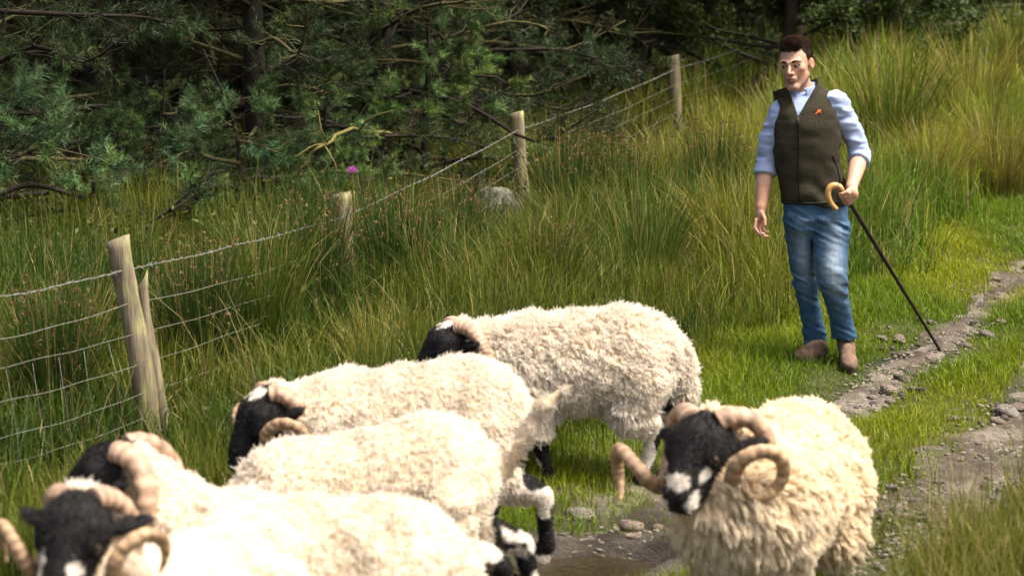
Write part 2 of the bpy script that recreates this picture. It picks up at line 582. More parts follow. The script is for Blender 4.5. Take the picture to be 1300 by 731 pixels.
for k in range(110):
    c = cf[random.randrange(len(cf))]; w = random.gauss(0, 0.17)
    put_stone(c[0] + w * 0.9, c[1] - w * 0.42, min(0.06, 0.012 + abs(random.gauss(0, 0.014)) + 0.0008 * c[1]), track2)
for q, r in (((1143, 429), 0.05), ((1241, 379), 0.07), ((1262, 352), 0.06), ((1160, 470), 0.07), ((1128, 490), 0.075), ((1283, 523), 0.08), ((1255, 425), 0.06), ((735, 655), 0.07), ((690, 690), 0.06), ((800, 660), 0.06)):
    p = G(*q); put_stone(p[0], p[1], r, track)
# loose gravel too small to count
mb = MB()
base = [np.array(m_.vertices[0].co) for m_ in SM[:1]]
import bmesh as _bm
b_ = _bm.new(); _bm.ops.create_icosphere(b_, subdivisions=1, radius=1.0)
iv = np.array([q.co[:] for q in b_.verts]); it_ = np.array([[q.index for q in t.verts] for t in b_.faces]); b_.free()
for cc_, n_, sp in ((cn, 2600, 0.095), (cf, 2300, 0.13)):
    ids = rng.integers(0, len(cc_), n_); w = rng.normal(0, sp, n_)
    X = cc_[ids, 0] + w * 0.9; Y = cc_[ids, 1] - w * 0.42
    Z = ground_z(X, Y) + 0.016
    for i in range(n_):
        r = rng.uniform(0.005, 0.014)
        g = rng.uniform(0.08, 0.26)
        mb.add((iv + rng.normal(0, 0.16, iv.shape)) * r * rng.uniform(0.6, 1.2, 3) * (1.15, 1, 0.55) + (X[i], Y[i], Z[i] - 0.003), None, it_, np.array((1, 0.86, 0.72)) * g)
M_gravel = mat_surface('gravel', None, 0.9, 60, 0.25)
mk_obj('gravel', mb.mesh('gravel'), M_gravel, kind='stuff', label='loose small gravel lying in the wheel ruts', category='gravel')

# ------------------------------------------------------------------ fence
M_post = mat_surface('weathered_wood', None, 0.9, 6, 0.45, 0.006, 22, stretch=(6, 6, 0.7))
M_wire = mat_surface('galvanised_wire', (0.19, 0.19, 0.165), 0.65, 40, 0.25, spec=0.5)
def post_mesh(base, top, r, seed, sides=14, top_cut=0.012, rough=0.006):
    n = 26
    t = np.linspace(0, 1, n)[:, None]
    pts = np.asarray(base)[None] * (1 - t) + np.asarray(top)[None] * t
    pts[:, 0] += 0.006 * np.sin(t[:, 0] * 7 + seed)
    V, Q, T = tube(pts, r * (1 + 0.05 * np.sin(np.linspace(0, 9, n) + seed)), sides)
    ax = np.concatenate([np.repeat(pts, sides, 0), pts[:1], pts[-1:]])
    dirn = V - ax
    V = V + dirn / r * (rough * vnoise(V * np.array((30, 30, 3.0)) + seed, seed)[:, None] + 0.5 * rough * vnoise(V * np.array((90, 90, 6.0)), seed)[:, None])
    V[:, 2] += np.where(np.arange(len(V)) >= (n - 1) * sides, top_cut * (dirn[:, 0] / r), 0) * np.where(np.arange(len(V)) == len(V) - 2, 0, 1)
    lich = smooth(0.1, 0.6, vnoise(V * 12 + 5, seed) + 0.3 * vnoise(V * 40, seed + 1))[:, None]
    grain = 0.85 + 0.3 * vnoise(V * np.array((60, 60, 4.0)), seed + 3)[:, None]
    C = (np.array((0.235, 0.195, 0.130)) * (1 - lich) + lich * np.array((0.27, 0.26, 0.11))) * grain
    mb = MB(); mb.add(V, Q, T, C)
    return mb.mesh('post')
fence = mk_empty('fence', (0, 0, 0), label='weathered wooden post and wire fence running along the wood edge', category='fence')
# (top pixel, base pixel, distance, radius)
PDEF = [((-160, 352), (-108, 640), 7.9, 0.045), ((150, 303), (196, 570), 9.1, 0.052), ((437, 245), (441, 455), 12.4, 0.062), ((655, 143), (671, 322), 16.4, 0.056), ((854, 71), (864, 205), 21.0, 0.062), ((1015, 20), (1022, 130), 26.0, 0.06)]
posts = []
for i, (tp, bpix, Y, r) in enumerate(PDEF):
    top = P(*tp, Y); bot = P(*bpix, Y)
    if bot[2] > float(h0(bot[0], Y)) - 0.1:
        d = top - bot; d = d / d[2]
        bot = bot - d * (bot[2] - float(h0(bot[0], Y)) + 0.15)
    posts.append((bot, top, r))
    o = mk_obj('post', post_mesh(bot, top, r, 3 + i), M_post, fence)
# the split old stake nailed against the first post in view
b1, t1, r1 = posts[1]
sb = P(214, 560, 9.17); st = P(181, 356, 9.17)
sv = mk_obj('stake', post_mesh(sb - np.array((0, 0, 0.1)), st, 0.026, 31, 9, 0.05, 0.012), M_post, fence)
sv['label'] = 'short split grey stake beside the post'
def post_pt(i, f):
    b_, t_, r_ = posts[i]
    p = t_ + (b_ - t_) * f
    return p + np.array((0.0, -r_ - 0.006, 0))
# heights of the wires on the posts in pixels below the top, measured along each post (fraction of 1.15 m)
def wire_run(drop, sag, name, rad, barbed=False, seed=0, i0=0, i1=None):
    r = np.random.default_rng(seed)
    mb = MB()
    i1 = len(posts) - 1 if i1 is None else i1
    pts = []
    for i in range(i0, i1):
        a = post_pt(i, 0); b = post_pt(i + 1, 0)
        ua = (posts[i][0] - posts[i][1]); ua = ua / np.linalg.norm(ua)
        ub = (posts[i + 1][0] - posts[i + 1][1]); ub = ub / np.linalg.norm(ub)
        a = a + ua * drop; b = b + ub * drop
        n = 26
        t = np.linspace(0, 1, n, endpoint=(i == i1 - 1))
        s = a[None] * (1 - t[:, None]) + b[None] * t[:, None]
        s[:, 2] -= sag * 4 * t * (1 - t) * r.uniform(0.5, 1.4) 
        s[:, 2] += 0.004 * np.sin(t * 19 + r.uniform(0, 6)) * np.sin(t * np.pi)
        pts.append(s)
    pts = np.concatenate(pts)
    mb.add(*tube(pts, rad, 5), c=(0.4, 0.4, 0.4))
    if barbed:
        seg = np.concatenate([[0], np.cumsum(np.linalg.norm(np.diff(pts, axis=0), axis=1))])
        tw = np.arange(0, seg[-1], 0.012)
        sp = np.stack([np.interp(tw, seg, pts[:, k]) for k in range(3)], 1)
        ph = tw * 60
        sp[:, 2] += 0.0042 * np.sin(ph); sp[:, 1] += 0.0042 * np.cos(ph)
        mb.add(*tube(sp, rad * 0.75, 3), c=(0.4, 0.4, 0.4))
        for s in np.arange(0.05, seg[-1], 0.13):
            c = np.array([np.interp(s, seg, pts[:, k]) for k in range(3)])
            for k in range(2):
                d = r.normal(size=3); d /= np.linalg.norm(d)
                mb.add(*tube([c - d * 0.016, c + d * 0.016], 0.0016, 3), c=(0.4, 0.4, 0.4))
    return mk_obj(name, mb.mesh(name), M_wire, fence)
wire_run(0.14, 0.02, 'barbed_wire', 0.0020, True, 1)
DROPS = (0.29, 0.43, 0.57, 0.70, 0.81, 0.91, 1.0)
for k, dr in enumerate(DROPS):
    wire_run(dr, 0.03, 'wire', 0.0013 if k else 0.0016, False, 10 + k)
# upright stays of the stock netting
for i in range(0, 1):
    n = 9
    for k in range(1, n):
        t = k / n
        a = post_pt(i, 0) * (1 - t) + post_pt(i + 1, 0) * t
        ua = (posts[i][0] - posts[i][1]) * (1 - t) + (posts[i + 1][0] - posts[i + 1][1]) * t; ua = ua / np.linalg.norm(ua)
        sg = 0.03 * 4 * t * (1 - t)
        q = np.array([a + ua * dd - np.array((0, 0, sg)) for dd in (0.43, 0.6, 0.8, 1.0)])
        q[1:3, 0] += rng.normal(0, 0.006, 2)
        mb = MB(); mb.add(*tube(q, 0.0010, 3), c=(0.4, 0.4, 0.4))
        mk_obj('stay_wire', mb.mesh('stay_wire'), M_wire, fence)

# the far fence along the top of the bank
far_fence = mk_empty('far_fence', (0, 0, 0), label='distant wire fence crossing the top right above the rushes', category='fence')
fp = [P(1118, 26, 27.0), P(1215, 8, 28.0), P(1330, 2, 29.0)]
for i, t in enumerate(fp):
    b0 = np.array((t[0], t[1], float(h0(t[0], t[1])) - 0.15))
    mk_obj('post', post_mesh(b0, t, 0.05, 70 + i), M_post, far_fence)
for dz in (0.03, 0.22, 0.4):
    mb = MB(); q = np.array([t - np.array((0, 0.06, dz)) for t in fp]); mb.add(*tube(spline(q, 30), 0.004, 4), c=(.4, .4, .4))
    mk_obj('wire', mb.mesh('wire'), M_wire, far_fence)

# lichen-covered stone block by the third post
p = P(620, 268, 15.9)
bl = mk_obj('boulder', stone_mesh(55, 4), mat_surface('lichen_stone', (0.15, 0.15, 0.115), 0.95, 4, 0.7, 0.06, 7), label='grey lichen covered boulder in long grass beside fence post', category='boulder')
bl.location = (p[0], 15.9, p[2] - 0.12); bl.scale = (0.30, 0.22, 0.55); bl.rotation_euler = (0, 0.1, 0.4)
# ------------------------------------------------------------------ trees
def frame_of(d):
    d = d / (np.linalg.norm(d) + 1e-9)
    ref = np.array((0, 0, 1.0)) if abs(d[2]) < 0.9 else np.array((1.0, 0, 0))
    u = np.cross(d, ref); u /= np.linalg.norm(u); w = np.cross(u, d)
    return d, u, w

M_bark = mat_surface('bark', None, 0.95, 8, 0.4, 0.012, 30, stretch=(3, 3, 0.8))
M_needle = mat_leaf('pine_needles', 0.22, rough=0.5, spec=0.3)
M_leaf = mat_leaf('broad_leaves', 0.35)
M_grass = mat_leaf('grass_blades', 0.38, rough=0.5, spec=0.28)

def needle_spray(r, base, tip, n, length, c0):
    """needles standing round a twig from base to tip -> verts, tris, colours"""
    d, u, w = frame_of(tip - base)
    t = r.uniform(0.0, 1.05, n); az = r.uniform(0, 2 * np.pi, n)
    out = np.cos(az)[:, None] * u + np.sin(az)[:, None] * w
    lean = r.uniform(0.35, 1.0, n)[:, None]
    nd = d * lean + out * (1.1 - 0.4 * lean); nd /= np.linalg.norm(nd, axis=1)[:, None]
    L = length * r.uniform(0.7, 1.15, n)[:, None]
    p0 = base + (tip - base) * t[:, None]
    side = np.cross(nd, r.normal(size=(n, 3))); side /= np.linalg.norm(side, axis=1)[:, None] + 1e-9
    wd = 0.0028
    V = np.stack([p0 - side * wd, p0 + side * wd, p0 + nd * L], 1).reshape(-1, 3)
    T = np.arange(n * 3).reshape(n, 3)
    c = c0 * (1 + 0.25 * r.normal(size=(n, 1)))
    C = np.repeat(np.clip(c, 0.005, 1), 3, 0)
    return V, T, C

def make_pine(seed, H=9.0, reach=2.3, dead_below=1.8, lush=1.0, tint=(0.040, 0.085, 0.046)):
    r = np.random.default_rng(seed)
    wood = MB(); crown = MB()
    bk = np.array((0.022, 0.017, 0.012))
    tr = spline([(0, 0, -0.3), (0.05, 0.03, H * 0.3), (r.normal(0, .1), r.normal(0, .1), H * 0.65), (r.normal(0, .12), r.normal(0, .12), H)], 24)
    wood.add(*tube(tr, np.linspace(0.13, 0.02, 24) * min(1.0, H / 7.0), 10), c=bk)
    z = 0.35; az = r.uniform(0, 6)
    while z < H - 0.3:
        az += 2.4 + r.normal(0, 0.4)
        k = int(np.clip(z / H * 23, 0, 22)); o = tr[k] + (tr[k + 1] - tr[k]) * 0.5; o = np.array((o[0], o[1], z))
        L = reach * (1 - 0.8 * z / H) * r.uniform(0.65, 1.1)
        dr = np.array((math.cos(az), math.sin(az), 0))
        up = r.uniform(-0.15, 0.35)
        pts = [o, o + dr * L * 0.4 + np.array((0, 0, up * L * 0.4)), o + dr * L * 0.75 + np.array((0, 0, (up * 0.6 - 0.05) * L)) + r.normal(0, 0.07, 3), o + dr * L + np.array((0, 0, (up * 0.6 + r.uniform(-0.1, 0.15)) * L))]
        bp = spline(pts, 10)
        dead = z < dead_below and r.uniform() < 0.45
        mossy = r.uniform() < 0.3
        cb = np.array((0.085, 0.075, 0.030)) if mossy else bk * r.uniform(0.8, 1.5)
        wood.add(*tube(bp, np.linspace(0.026, 0.006, 10) * (0.6 + 0.5 * L / reach), 5), c=cb)
        ns = int(12 * L / 1.5) + 4
        for s in range(ns):
            t = r.uniform(0.15, 1.0); q = bp[int(t * 9)]
            tang = bp[min(9, int(t * 9) + 1)] - bp[max(0, int(t * 9) - 1)]; d, u, w = frame_of(tang)
            sd = 1 if s % 2 else -1
            dd = d * r.uniform(0.4, 1.0) + u * sd * r.uniform(0.5, 1.0) + np.array((0, 0, r.uniform(-0.35, 0.45)))
            dd /= np.linalg.norm(dd)
            l = r.uniform(0.22, 0.6) * (1.25 - 0.6 * t)
            e = q + dd * l + np.array((0, 0, r.uniform(-0.05, 0.08)))
            mid = q + dd * l * 0.5 + r.normal(0, 0.03, 3)
            wood.add(*tube([q, mid, e], [0.007, 0.005, 0.003], 3, cap=False), c=cb)
            if dead:
                for _ in range(2):
                    e2 = mid + (dd + r.normal(0, 0.7, 3)) * l * 0.6
                    wood.add(*tube([mid, (mid + e2) / 2 + r.normal(0, 0.02, 3), e2], [0.004, 0.003, 0.0015], 3, cap=False), c=cb)
                continue
            c0 = np.array(tint) * r.uniform(0.3, 1.5) * np.array((r.uniform(0.8, 1.35), 1, r.uniform(0.75, 1.3)))
            nsp = int(r.integers(4, 8))
            for a in range(nsp):
                f = r.uniform(0.45, 1.0); b0 = q + (e - q) * f
                td = dd + r.normal(0, 0.55, 3); td[2] += 0.25; td /= np.linalg.norm(td)
                e2 = b0 + td * r.uniform(0.07, 0.16)
                V, T, C = needle_spray(r, b0, e2, int(26 * lush), r.uniform(0.05, 0.09), c0)
                crown.add(V, None, T, C)
        z += r.uniform(0.07, 0.20) if z > dead_below else r.uniform(0.06, 0.15)
    mw = wood.mesh('trunk'); mw.materials.append(M_bark)
    mc = crown.mesh('crown', False); mc.materials.append(M_needle)
    return mw, mc

PINES = [make_pine(11, 8.5, 2.4, 1.5, 1.0, (0.030, 0.056, 0.016)), make_pine(12, 9.5, 2.6, 2.2, 0.9, (0.030, 0.049, 0.011)), make_pine(13, 8.0, 2.3, 1.9, 0.9, (0.033, 0.049, 0.010))]

def place_tree(name, kit, x, y, rz, sc, label, group=None, cat='tree'):
    e = mk_empty(name, (x, y, float(h0(x, y)) - 0.05), rz, label=label, category=cat)
    e.scale = (sc, sc, sc)
    if group: e['group'] = group
    a = bpy.data.objects.new('trunk', kit[0]); col.objects.link(a); a.parent = e
    b = bpy.data.objects.new('crown', kit[1]); col.objects.link(b); b.parent = e
    return e

def XY(px, Y): return (px - CX) / F * Y * 1.005
FRONT = [
    (-30, 13.6, 0, 0.3, 0.9, 'blue green pine at the extreme left edge of the wood'),
    (130, 16.6, 1, 1.2, 1.0, 'olive pine with bare lower boughs, second from the left'),
    (330, 15.6, 0, 2.0, 0.8, 'small blue green pine with low sprays between first two posts'),
    (255, 18.6, 2, 4.4, 1.05, 'dark pine overhanging the wood above the leftmost post'),
    (480, 17.2, 1, 0.2, 0.9, 'pine with a mossy yellow bough behind the second post'),
    (520, 19.4, 0, 5.0, 1.0, 'dense green pine behind the third fence post'),
    (655, 21.4, 2, 3.0, 1.0, 'shaded pine rising behind the third post and boulder'),
    (730, 24.0, 1, 1.0, 1.0, 'pine beside the broadleaf trees in the middle of the wood'),
]
YOUNG = [make_pine(21, 1.9, 0.95, 0.0, 2.0, (0.090, 0.175, 0.062)), make_pine(22, 2.2, 1.05, 0.0, 2.0, (0.090, 0.160, 0.040))]
for px, Y, k, rz, sc, lab in ((300, 14.4, 0, 0.4, 0.80, 'low blue green young pine bush between the first two posts'), (395, 14.9, 1, 2.0, 0.68, 'young pine bush just behind the second post'), (-5, 12.9, 0, 3.0, 1.0, 'blue green young pine at the left frame edge'),
                              (540, 17.2, 1, 1.1, 0.95, 'young green pine left of the third post'), (90, 15.2, 1, 5.0, 0.85, 'shaded young pine behind the first post'), (205, 14.6, 1, 4.0, 0.62, 'small shaded young pine above the first post')):
    place_tree('young_pine', YOUNG[k], XY(px, Y), Y, rz, sc, lab, 'young pines along the fence')
for px, Y, k, rz, sc, lab in FRONT:
    place_tree('pine_tree', PINES[k], XY(px, Y), Y, rz, sc, lab, 'pines at the wood edge')
BACK = []
rb = random.Random(5)
for row, Y in enumerate((20.5, 23.5, 27.0, 31.0)):
    x = -7.6 + row * 0.55 - row * 1.2
    while x < (-0.3 + row * 0.5 if row < 2 else 1.8 + (row - 2) * 12.0):
        BACK.append((x + rb.uniform(-.4, .4), Y + rb.uniform(-.8, .8)))
        x += 1.15
for i, (x, y) in enumerate(BACK):
    place_tree('pine_tree', PINES[i % 3], x, y, rb.uniform(0, 6.28), rb.uniform(0.95, 1.25), 'tall dark pine standing deep in the shaded wood', 'pines deep in the wood')

def make_broadleaf(seed, trunk_pts, r0, n_limb, leaf, tint, spread=2.2, zmin=1.2, nleaf=60000):
    r = np.random.default_rng(seed)
    wood = MB(); crown = MB(); bk = np.array((0.055, 0.046, 0.036))
    tr = spline(trunk_pts, 26)
    wood.add(*tube(tr, np.linspace(r0, r0 * 0.35, 26), 10), c=bk)
    tips = []
    def grow(o, d, L, rad, lvl):
        d = d / np.linalg.norm(d)
        pts = [o]
        for i in range(4):
            d = d + r.normal(0, 0.16, 3); d /= np.linalg.norm(d); pts.append(pts[-1] + d * L / 4)
        wood.add(*tube(spline(pts, 7), np.linspace(rad, rad * 0.45, 7), 5 if lvl < 2 else 3, cap=False), c=bk)
        if lvl >= 1: tips.append((pts[1], pts[-1]))
        if lvl < 3:
            for k in range(int(r.integers(3, 6))):
                q = pts[int(r.integers(1, 5))]; nd = d + r.normal(0, 0.65, 3); nd[2] -= 0.1
                grow(q, nd, L * r.uniform(0.45, 0.7), rad * 0.5, lvl + 1)
    for k in range(n_limb):
        t = r.uniform(0.38, 1.0); o = tr[int(t * 25)]
        a = k * 2.4 + r.uniform(-.5, .5)
        grow(o, np.array((math.cos(a), math.sin(a), r.uniform(0.05, 0.8))), spread * r.uniform(0.5, 1.0) * (1.25 - 0.5 * t), r0 * 0.22, 1)
    tips = [t for t in tips if t[1][2] > zmin]
    A = np.array([t[0] for t in tips]); B = np.array([t[1] for t in tips])
    k = r.integers(0, len(tips), nleaf); f = r.uniform(0, 1.05, nleaf)[:, None]
    c = A[k] * (1 - f) + B[k] * f + r.normal(0, 0.06, (nleaf, 3))
    nrm = r.normal(size=(nleaf, 3)) + np.array((0, 0, 0.9)); nrm /= np.linalg.norm(nrm, axis=1)[:, None]
    u = np.cross(nrm, r.normal(size=(nleaf, 3))); u /= np.linalg.norm(u, axis=1)[:, None]; w = np.cross(nrm, u)
    s = leaf * r.uniform(0.6, 1.2, (nleaf, 1))
    fold = nrm * s * 0.15
    V = np.stack([c - u * s, c + w * s * 0.55 + fold, c + u * s, c - w * s * 0.55 + fold], 1).reshape(-1, 3)
    i4 = np.arange(nleaf) * 4
    T = np.concatenate([np.stack([i4, i4 + 1, i4 + 2], 1), np.stack([i4, i4 + 2, i4 + 3], 1)])
    hue = r.uniform(0, 1, (len(tips), 1))[k]
    C = np.array(tint) * (0.7 + 0.6 * r.uniform(0, 1, (nleaf, 1))) * (1 + hue * np.array((0.5, 0.15, -0.1)))
    crown.add(V, None, T, np.repeat(C, 4, 0))
    mw = wood.mesh('trunk'); mw.materials.append(M_bark); mc = crown.mesh('crown', False); mc.materials.append(M_leaf)
    return mw, mc
BL = [make_broadleaf(31, [(0, 0, -0.2), (0.02, 0, 0.8), (0.10, 0, 1.6), (0, 0.1, 2.6), (0.1, 0, 4.2)], 0.11, 16, 0.034, (0.042, 0.072, 0.018), 2.2, 0.45),
      make_broadleaf(32, [(-0.55, 0, -0.2), (-0.42, 0, 0.35), (-0.02, 0, 0.8), (0.07, 0, 1.5), (0.0, 0.1, 2.4), (0.2, 0, 4.0)], 0.12, 16, 0.034, (0.048, 0.082, 0.020), 2.3, 0.6)]
for px, Y, k, rz, sc, lab in ((806, 23.0, 0, 0.0, 1.0, 'small leafy tree with a straight dark trunk behind the fourth post'), (992, 22.5, 1, 0.0, 0.92, 'leafy tree with a curved dark trunk behind the man'),
                          (900, 26.5, 0, 2.0, 1.15, 'leafy tree further back between the straight and the curved trunk'), (1090, 27.5, 1, 2.6, 1.15, 'leafy tree above the rushes right of the man'), (1250, 31.0, 0, 4.0, 1.3, 'dark leafy tree at the top right corner above the far fence')):
    place_tree('leafy_tree', BL[k], XY(px, Y), Y, rz, sc, lab, 'broadleaf trees above the bank')

# the mossy yellow bough that shows between the first two posts
pts = [P(378, 222, 13.5), P(398, 195, 13.5), P(412, 183, 13.55), P(440, 167, 14.1), P(480, 168, 15.6), P(500, 172, 16.6)]
mb = MB(); yb = (0.135, 0.12, 0.032)
sp_ = spline(pts, 18); sp_[1:] += rng.normal(0, 0.008, (17, 3)); mb.add(*tube(sp_, np.linspace(0.009, 0.015, 18), 6), c=yb)
for q in ([P(412, 183, 13.55), P(396, 186, 13.5), P(374, 200, 13.4)], [P(416, 181, 13.55), P(408, 165, 13.5), P(404, 140, 13.6)], [P(412, 185, 13.55), P(424, 205, 13.5), P(428, 216, 13.45)], [P(455, 167, 13.9), P(470, 150, 13.8), P(500, 140, 13.8)]):
    mb.add(*tube(spline(q, 8), np.linspace(0.009, 0.003, 8), 4), c=yb)
bo = [o for o in col.objects if o.get('label', '').startswith('pine with a mossy')][0]
me = mb.mesh('bough'); me.transform(Matrix.LocRotScale(bo.location, bo.rotation_euler, bo.scale).inverted()); 
mk_obj('bough', me, M_bark, bo, label='mossy yellow forked bough')

# ------------------------------------------------------------------ grasses
def blades(name, root, height, width, lean_dir, bend, c_root, c_tip, seg=3, parent=None, mat=None, **props):
    n = len(root)
    k = np.linspace(0, 1, seg + 1)
    ld = np.stack([np.cos(lean_dir), np.sin(lean_dir), np.zeros(n)], 1)
    sd = np.stack([-np.sin(lean_dir), np.cos(lean_dir), np.zeros(n)], 1)
    tw = rng.uniform(-1.2, 1.2, n)
    sdir = sd * np.cos(tw)[:, None] + ld * np.sin(tw)[:, None]
    V = np.zeros((n, 2 * seg + 1, 3)); C = np.zeros((n, 2 * seg + 1, 3))
    for j in range(seg + 1):
        t = k[j]
        ang = bend * t
        # arc of given total bend
        fx = np.where(np.abs(bend) > 1e-3, (1 - np.cos(ang)) / np.where(np.abs(bend) > 1e-3, bend, 1), 0) * height
        fz = np.where(np.abs(bend) > 1e-3, np.sin(ang) / np.where(np.abs(bend) > 1e-3, bend, 1), t) * height
        c = root + ld * fx[:, None]; c[:, 2] += fz
        cc = c_root * (1 - t) + c_tip * t
        if j < seg:
            w = (width * (1 - 0.55 * t ** 1.5) * 0.5)[:, None]
            V[:, 2 * j] = c - sdir * w; V[:, 2 * j + 1] = c + sdir * w
            C[:, 2 * j] = cc; C[:, 2 * j + 1] = cc
        else:
            V[:, 2 * seg] = c; C[:, 2 * seg] = cc
    m = 2 * seg + 1
    base = (np.arange(n) * m)[:, None]
    Q = np.concatenate([base + np.array((2 * j, 2 * j + 1, 2 * j + 3, 2 * j + 2)) for j in range(seg - 1)]) if seg > 1 else np.zeros((0, 4), int)
    T = base + np.array((2 * seg - 2, 2 * seg - 1, 2 * seg))
    me = mesh_np(name, V.reshape(-1, 3), [Q, T], np.clip(C.reshape(-1, 3), 0.003, 1), False)
    if mat is None: mat = M_grass
    if parent == 'mesh': me.materials.append(mat); return me
    return mk_obj(name, me, mat, parent, **props)

def scatter(n, x0, x1, y0, y1, keep):
    X = rng.uniform(x0, x1, n); Y = rng.uniform(y0, y1, n)
    p = keep(X, Y); ok = rng.uniform(0, 1, n) < p
    return X[ok], Y[ok]

fence_line = np.array([(b_[0], b_[1]) for b_, t_, r_ in posts])
def zones(X, Y):
    d1, s1 = dist_poly(X, Y, rut_near); d2, s2 = dist_poly(X, Y, rut_far)
    df, sf = dist_poly(X, Y, fence_line)
    left = s1 < 0                              # fence side of the track
    e = ((X - PUD[0]) / 0.46) ** 2 + ((Y - PUD[1]) / 0.34) ** 2
    return d1, d2, left, df, sf, e

MAN_XY = G(1047, 464)[:2]
def in_view(X, Y, m=0.25):
    return (np.abs(X) < 0.25 * Y * 1.02 + m) & (Y > 4.4)

# short bright turf on the verge and between the ruts
def keep_short(X, Y):
    d1, d2, left, df, sf, e = zones(X, Y)
    wob = 0.10 * n2(X, Y, 2.2, 51)
    k = smooth(0.09, 0.20, d1 + wob) * smooth(0.20, 0.34, d2 + wob)
    lim = 0.90 + 0.30 * n2(X, Y, 0.8, 52)
    k = k * np.where(left, 1 - 0.75 * smooth(lim, lim + 0.5, d1), 1.0)
    k = np.maximum(k, 0.16 * (n2(X, Y, 6, 57) > 0.05))
    return k * in_view(X, Y) * (e > 0.9) * (0.75 + 0.25 * smooth(-0.5, 0.3, n2(X, Y, 3.5, 53)))
X, Y = scatter(600000, -2.2, 5.6, 5.2, 19, keep_short)
n = len(X)
d1s = dist_poly(X, Y, rut_near)[0]; d2s = dist_poly(X, Y, rut_far)[0]
edge = smooth(0.15, 0.7, np.minimum(d1s, d2s))
ht = (0.035 + 0.085 * rng.uniform(0, 1, n) ** 1.5) * (0.55 + 0.65 * smooth(-0.6, 0.6, n2(X, Y, 1.7, 54))) * (0.85 + 0.35 * edge)
pat = smooth(-0.5, 0.5, n2(X, Y, 1.3, 55))[:, None]
cb = np.array((0.115, 0.200, 0.008)) * (1 - pat) + pat * np.array((0.220, 0.275, 0.010))
cb = cb * (0.75 + 0.5 * rng.uniform(0, 1, (n, 1)))
dry = (rng.uniform(0, 1, n) < 0.06)[:, None]
ct = np.where(dry, np.array((0.34, 0.27, 0.10)), cb * np.array((1.35, 1.2, 1.0)))
blades('grass', np.stack([X, Y, ground_z(X, Y) - 0.005], 1), ht, np.full(n, 0.0042) * (0.8 + 0.04 * Y), rng.uniform(0, 6.28, n), rng.uniform(0.2, 1.5, n), cb * 0.75, ct, 2,
       kind='stuff', label='short bright green turf on and beside the track', category='grass')

# tall rough grass along the fence and on the bank
def keep_tall(X, Y):
    d1, d2, left, df, sf, e = zones(X, Y)
    lim = 0.74 + 0.30 * n2(X, Y, 0.8, 52) - 0.03 * np.clip(Y - 10, 0, 6)
    k = np.where(left, smooth(lim, lim + 0.55, d1), 0.0)
    k = np.where(sf < 0, k * (1 - 0.8 * smooth(1.2, 3.2, df)), k)
    near_man = np.hypot(X - MAN_XY[0], (Y - MAN_XY[1]) * 0.8)
    k = k * smooth(0.35, 0.6, near_man)
    clump = smooth(-0.55, 0.35, n2(X, Y, 2.4, 61) + 0.4 * n2(X, Y, 6, 62))
    return k * in_view(X, Y, 0.5) * (0.3 + 0.7 * clump)
def tall(nn, y0, y1, wmul, seg, dens_label, name='tall_grass'):
    X, Y = scatter(nn, -0.27 * y1 - 0.5, 0.27 * y1 + 0.5, y0, y1, keep_tall)
    n = len(X)
    cl = smooth(-0.6, 0.6, n2(X, Y, 1.1, 63))
    rightness = smooth(0.5, 3.5, X)
    ht = (0.24 + 0.52 * rng.uniform(0, 1, n) ** 1.1) * (0.55 + 0.62 * cl)
    d1 = dist_poly(X, Y, rut_near)[0]
    df_, sf_ = dist_poly(X, Y, fence_line)
    ht *= 1 - 0.35 * (sf_ > 0) * (1 - smooth(0.5, 1.3, df_))
    ht *= 0.42 + 0.58 * smooth(0.6, 1.7, d1)
    ht *= 1 + 0.25 * rightness
    pxx = CX + X / Y * F; ht *= np.where((np.abs(pxx - 622) < 50) & (Y > 12.6) & (Y < 16.2), 0.5, 1.0)
    g = smooth(-0.5, 0.5, n2(X, Y, 0.9, 64) + 0.5 * n2(X, Y, 4, 65))[:, None]
    rr = rightness[:, None]
    cb = np.array((0.030, 0.072, 0.008)) * (1 - g) + g * np.array((0.088, 0.125, 0.014))
    cb = cb * (1 + rr * np.array((1.75, 1.45, 0.3))) * (0.45 + 1.1 * rng.uniform(0, 1, (n, 1)))
    dry = (rng.uniform(0, 1, n) < 0.08 + 0.22 * rightness)[:, None]
    ct = np.where(dry, np.array((0.42, 0.32, 0.12)) * rng.uniform(0.6, 1.1, (n, 1)), cb * np.array((1.45, 1.2, 1.0)))
    blades(name, np.stack([X, Y, ground_z(X, Y) - 0.01], 1), ht, np.full(n, 0.0056) * wmul * rng.uniform(0.5, 1.5, n), rng.uniform(0, 6.28, n), np.abs(rng.normal(0.5, 0.8, n)), cb * 0.8, ct, seg,
           kind='stuff', label=dens_label, category='grass')
tall(150000, 7.0, 12.5, 1.0, 4, 'tall rough grass between the track and the near fence posts')
tall(190000, 12.5, 19.0, 1.4, 3, 'tall rough grass along the middle of the fence')
tall(130000, 19.0, 29.0, 2.4, 3, 'far tall grass beneath the trees and on the bank')

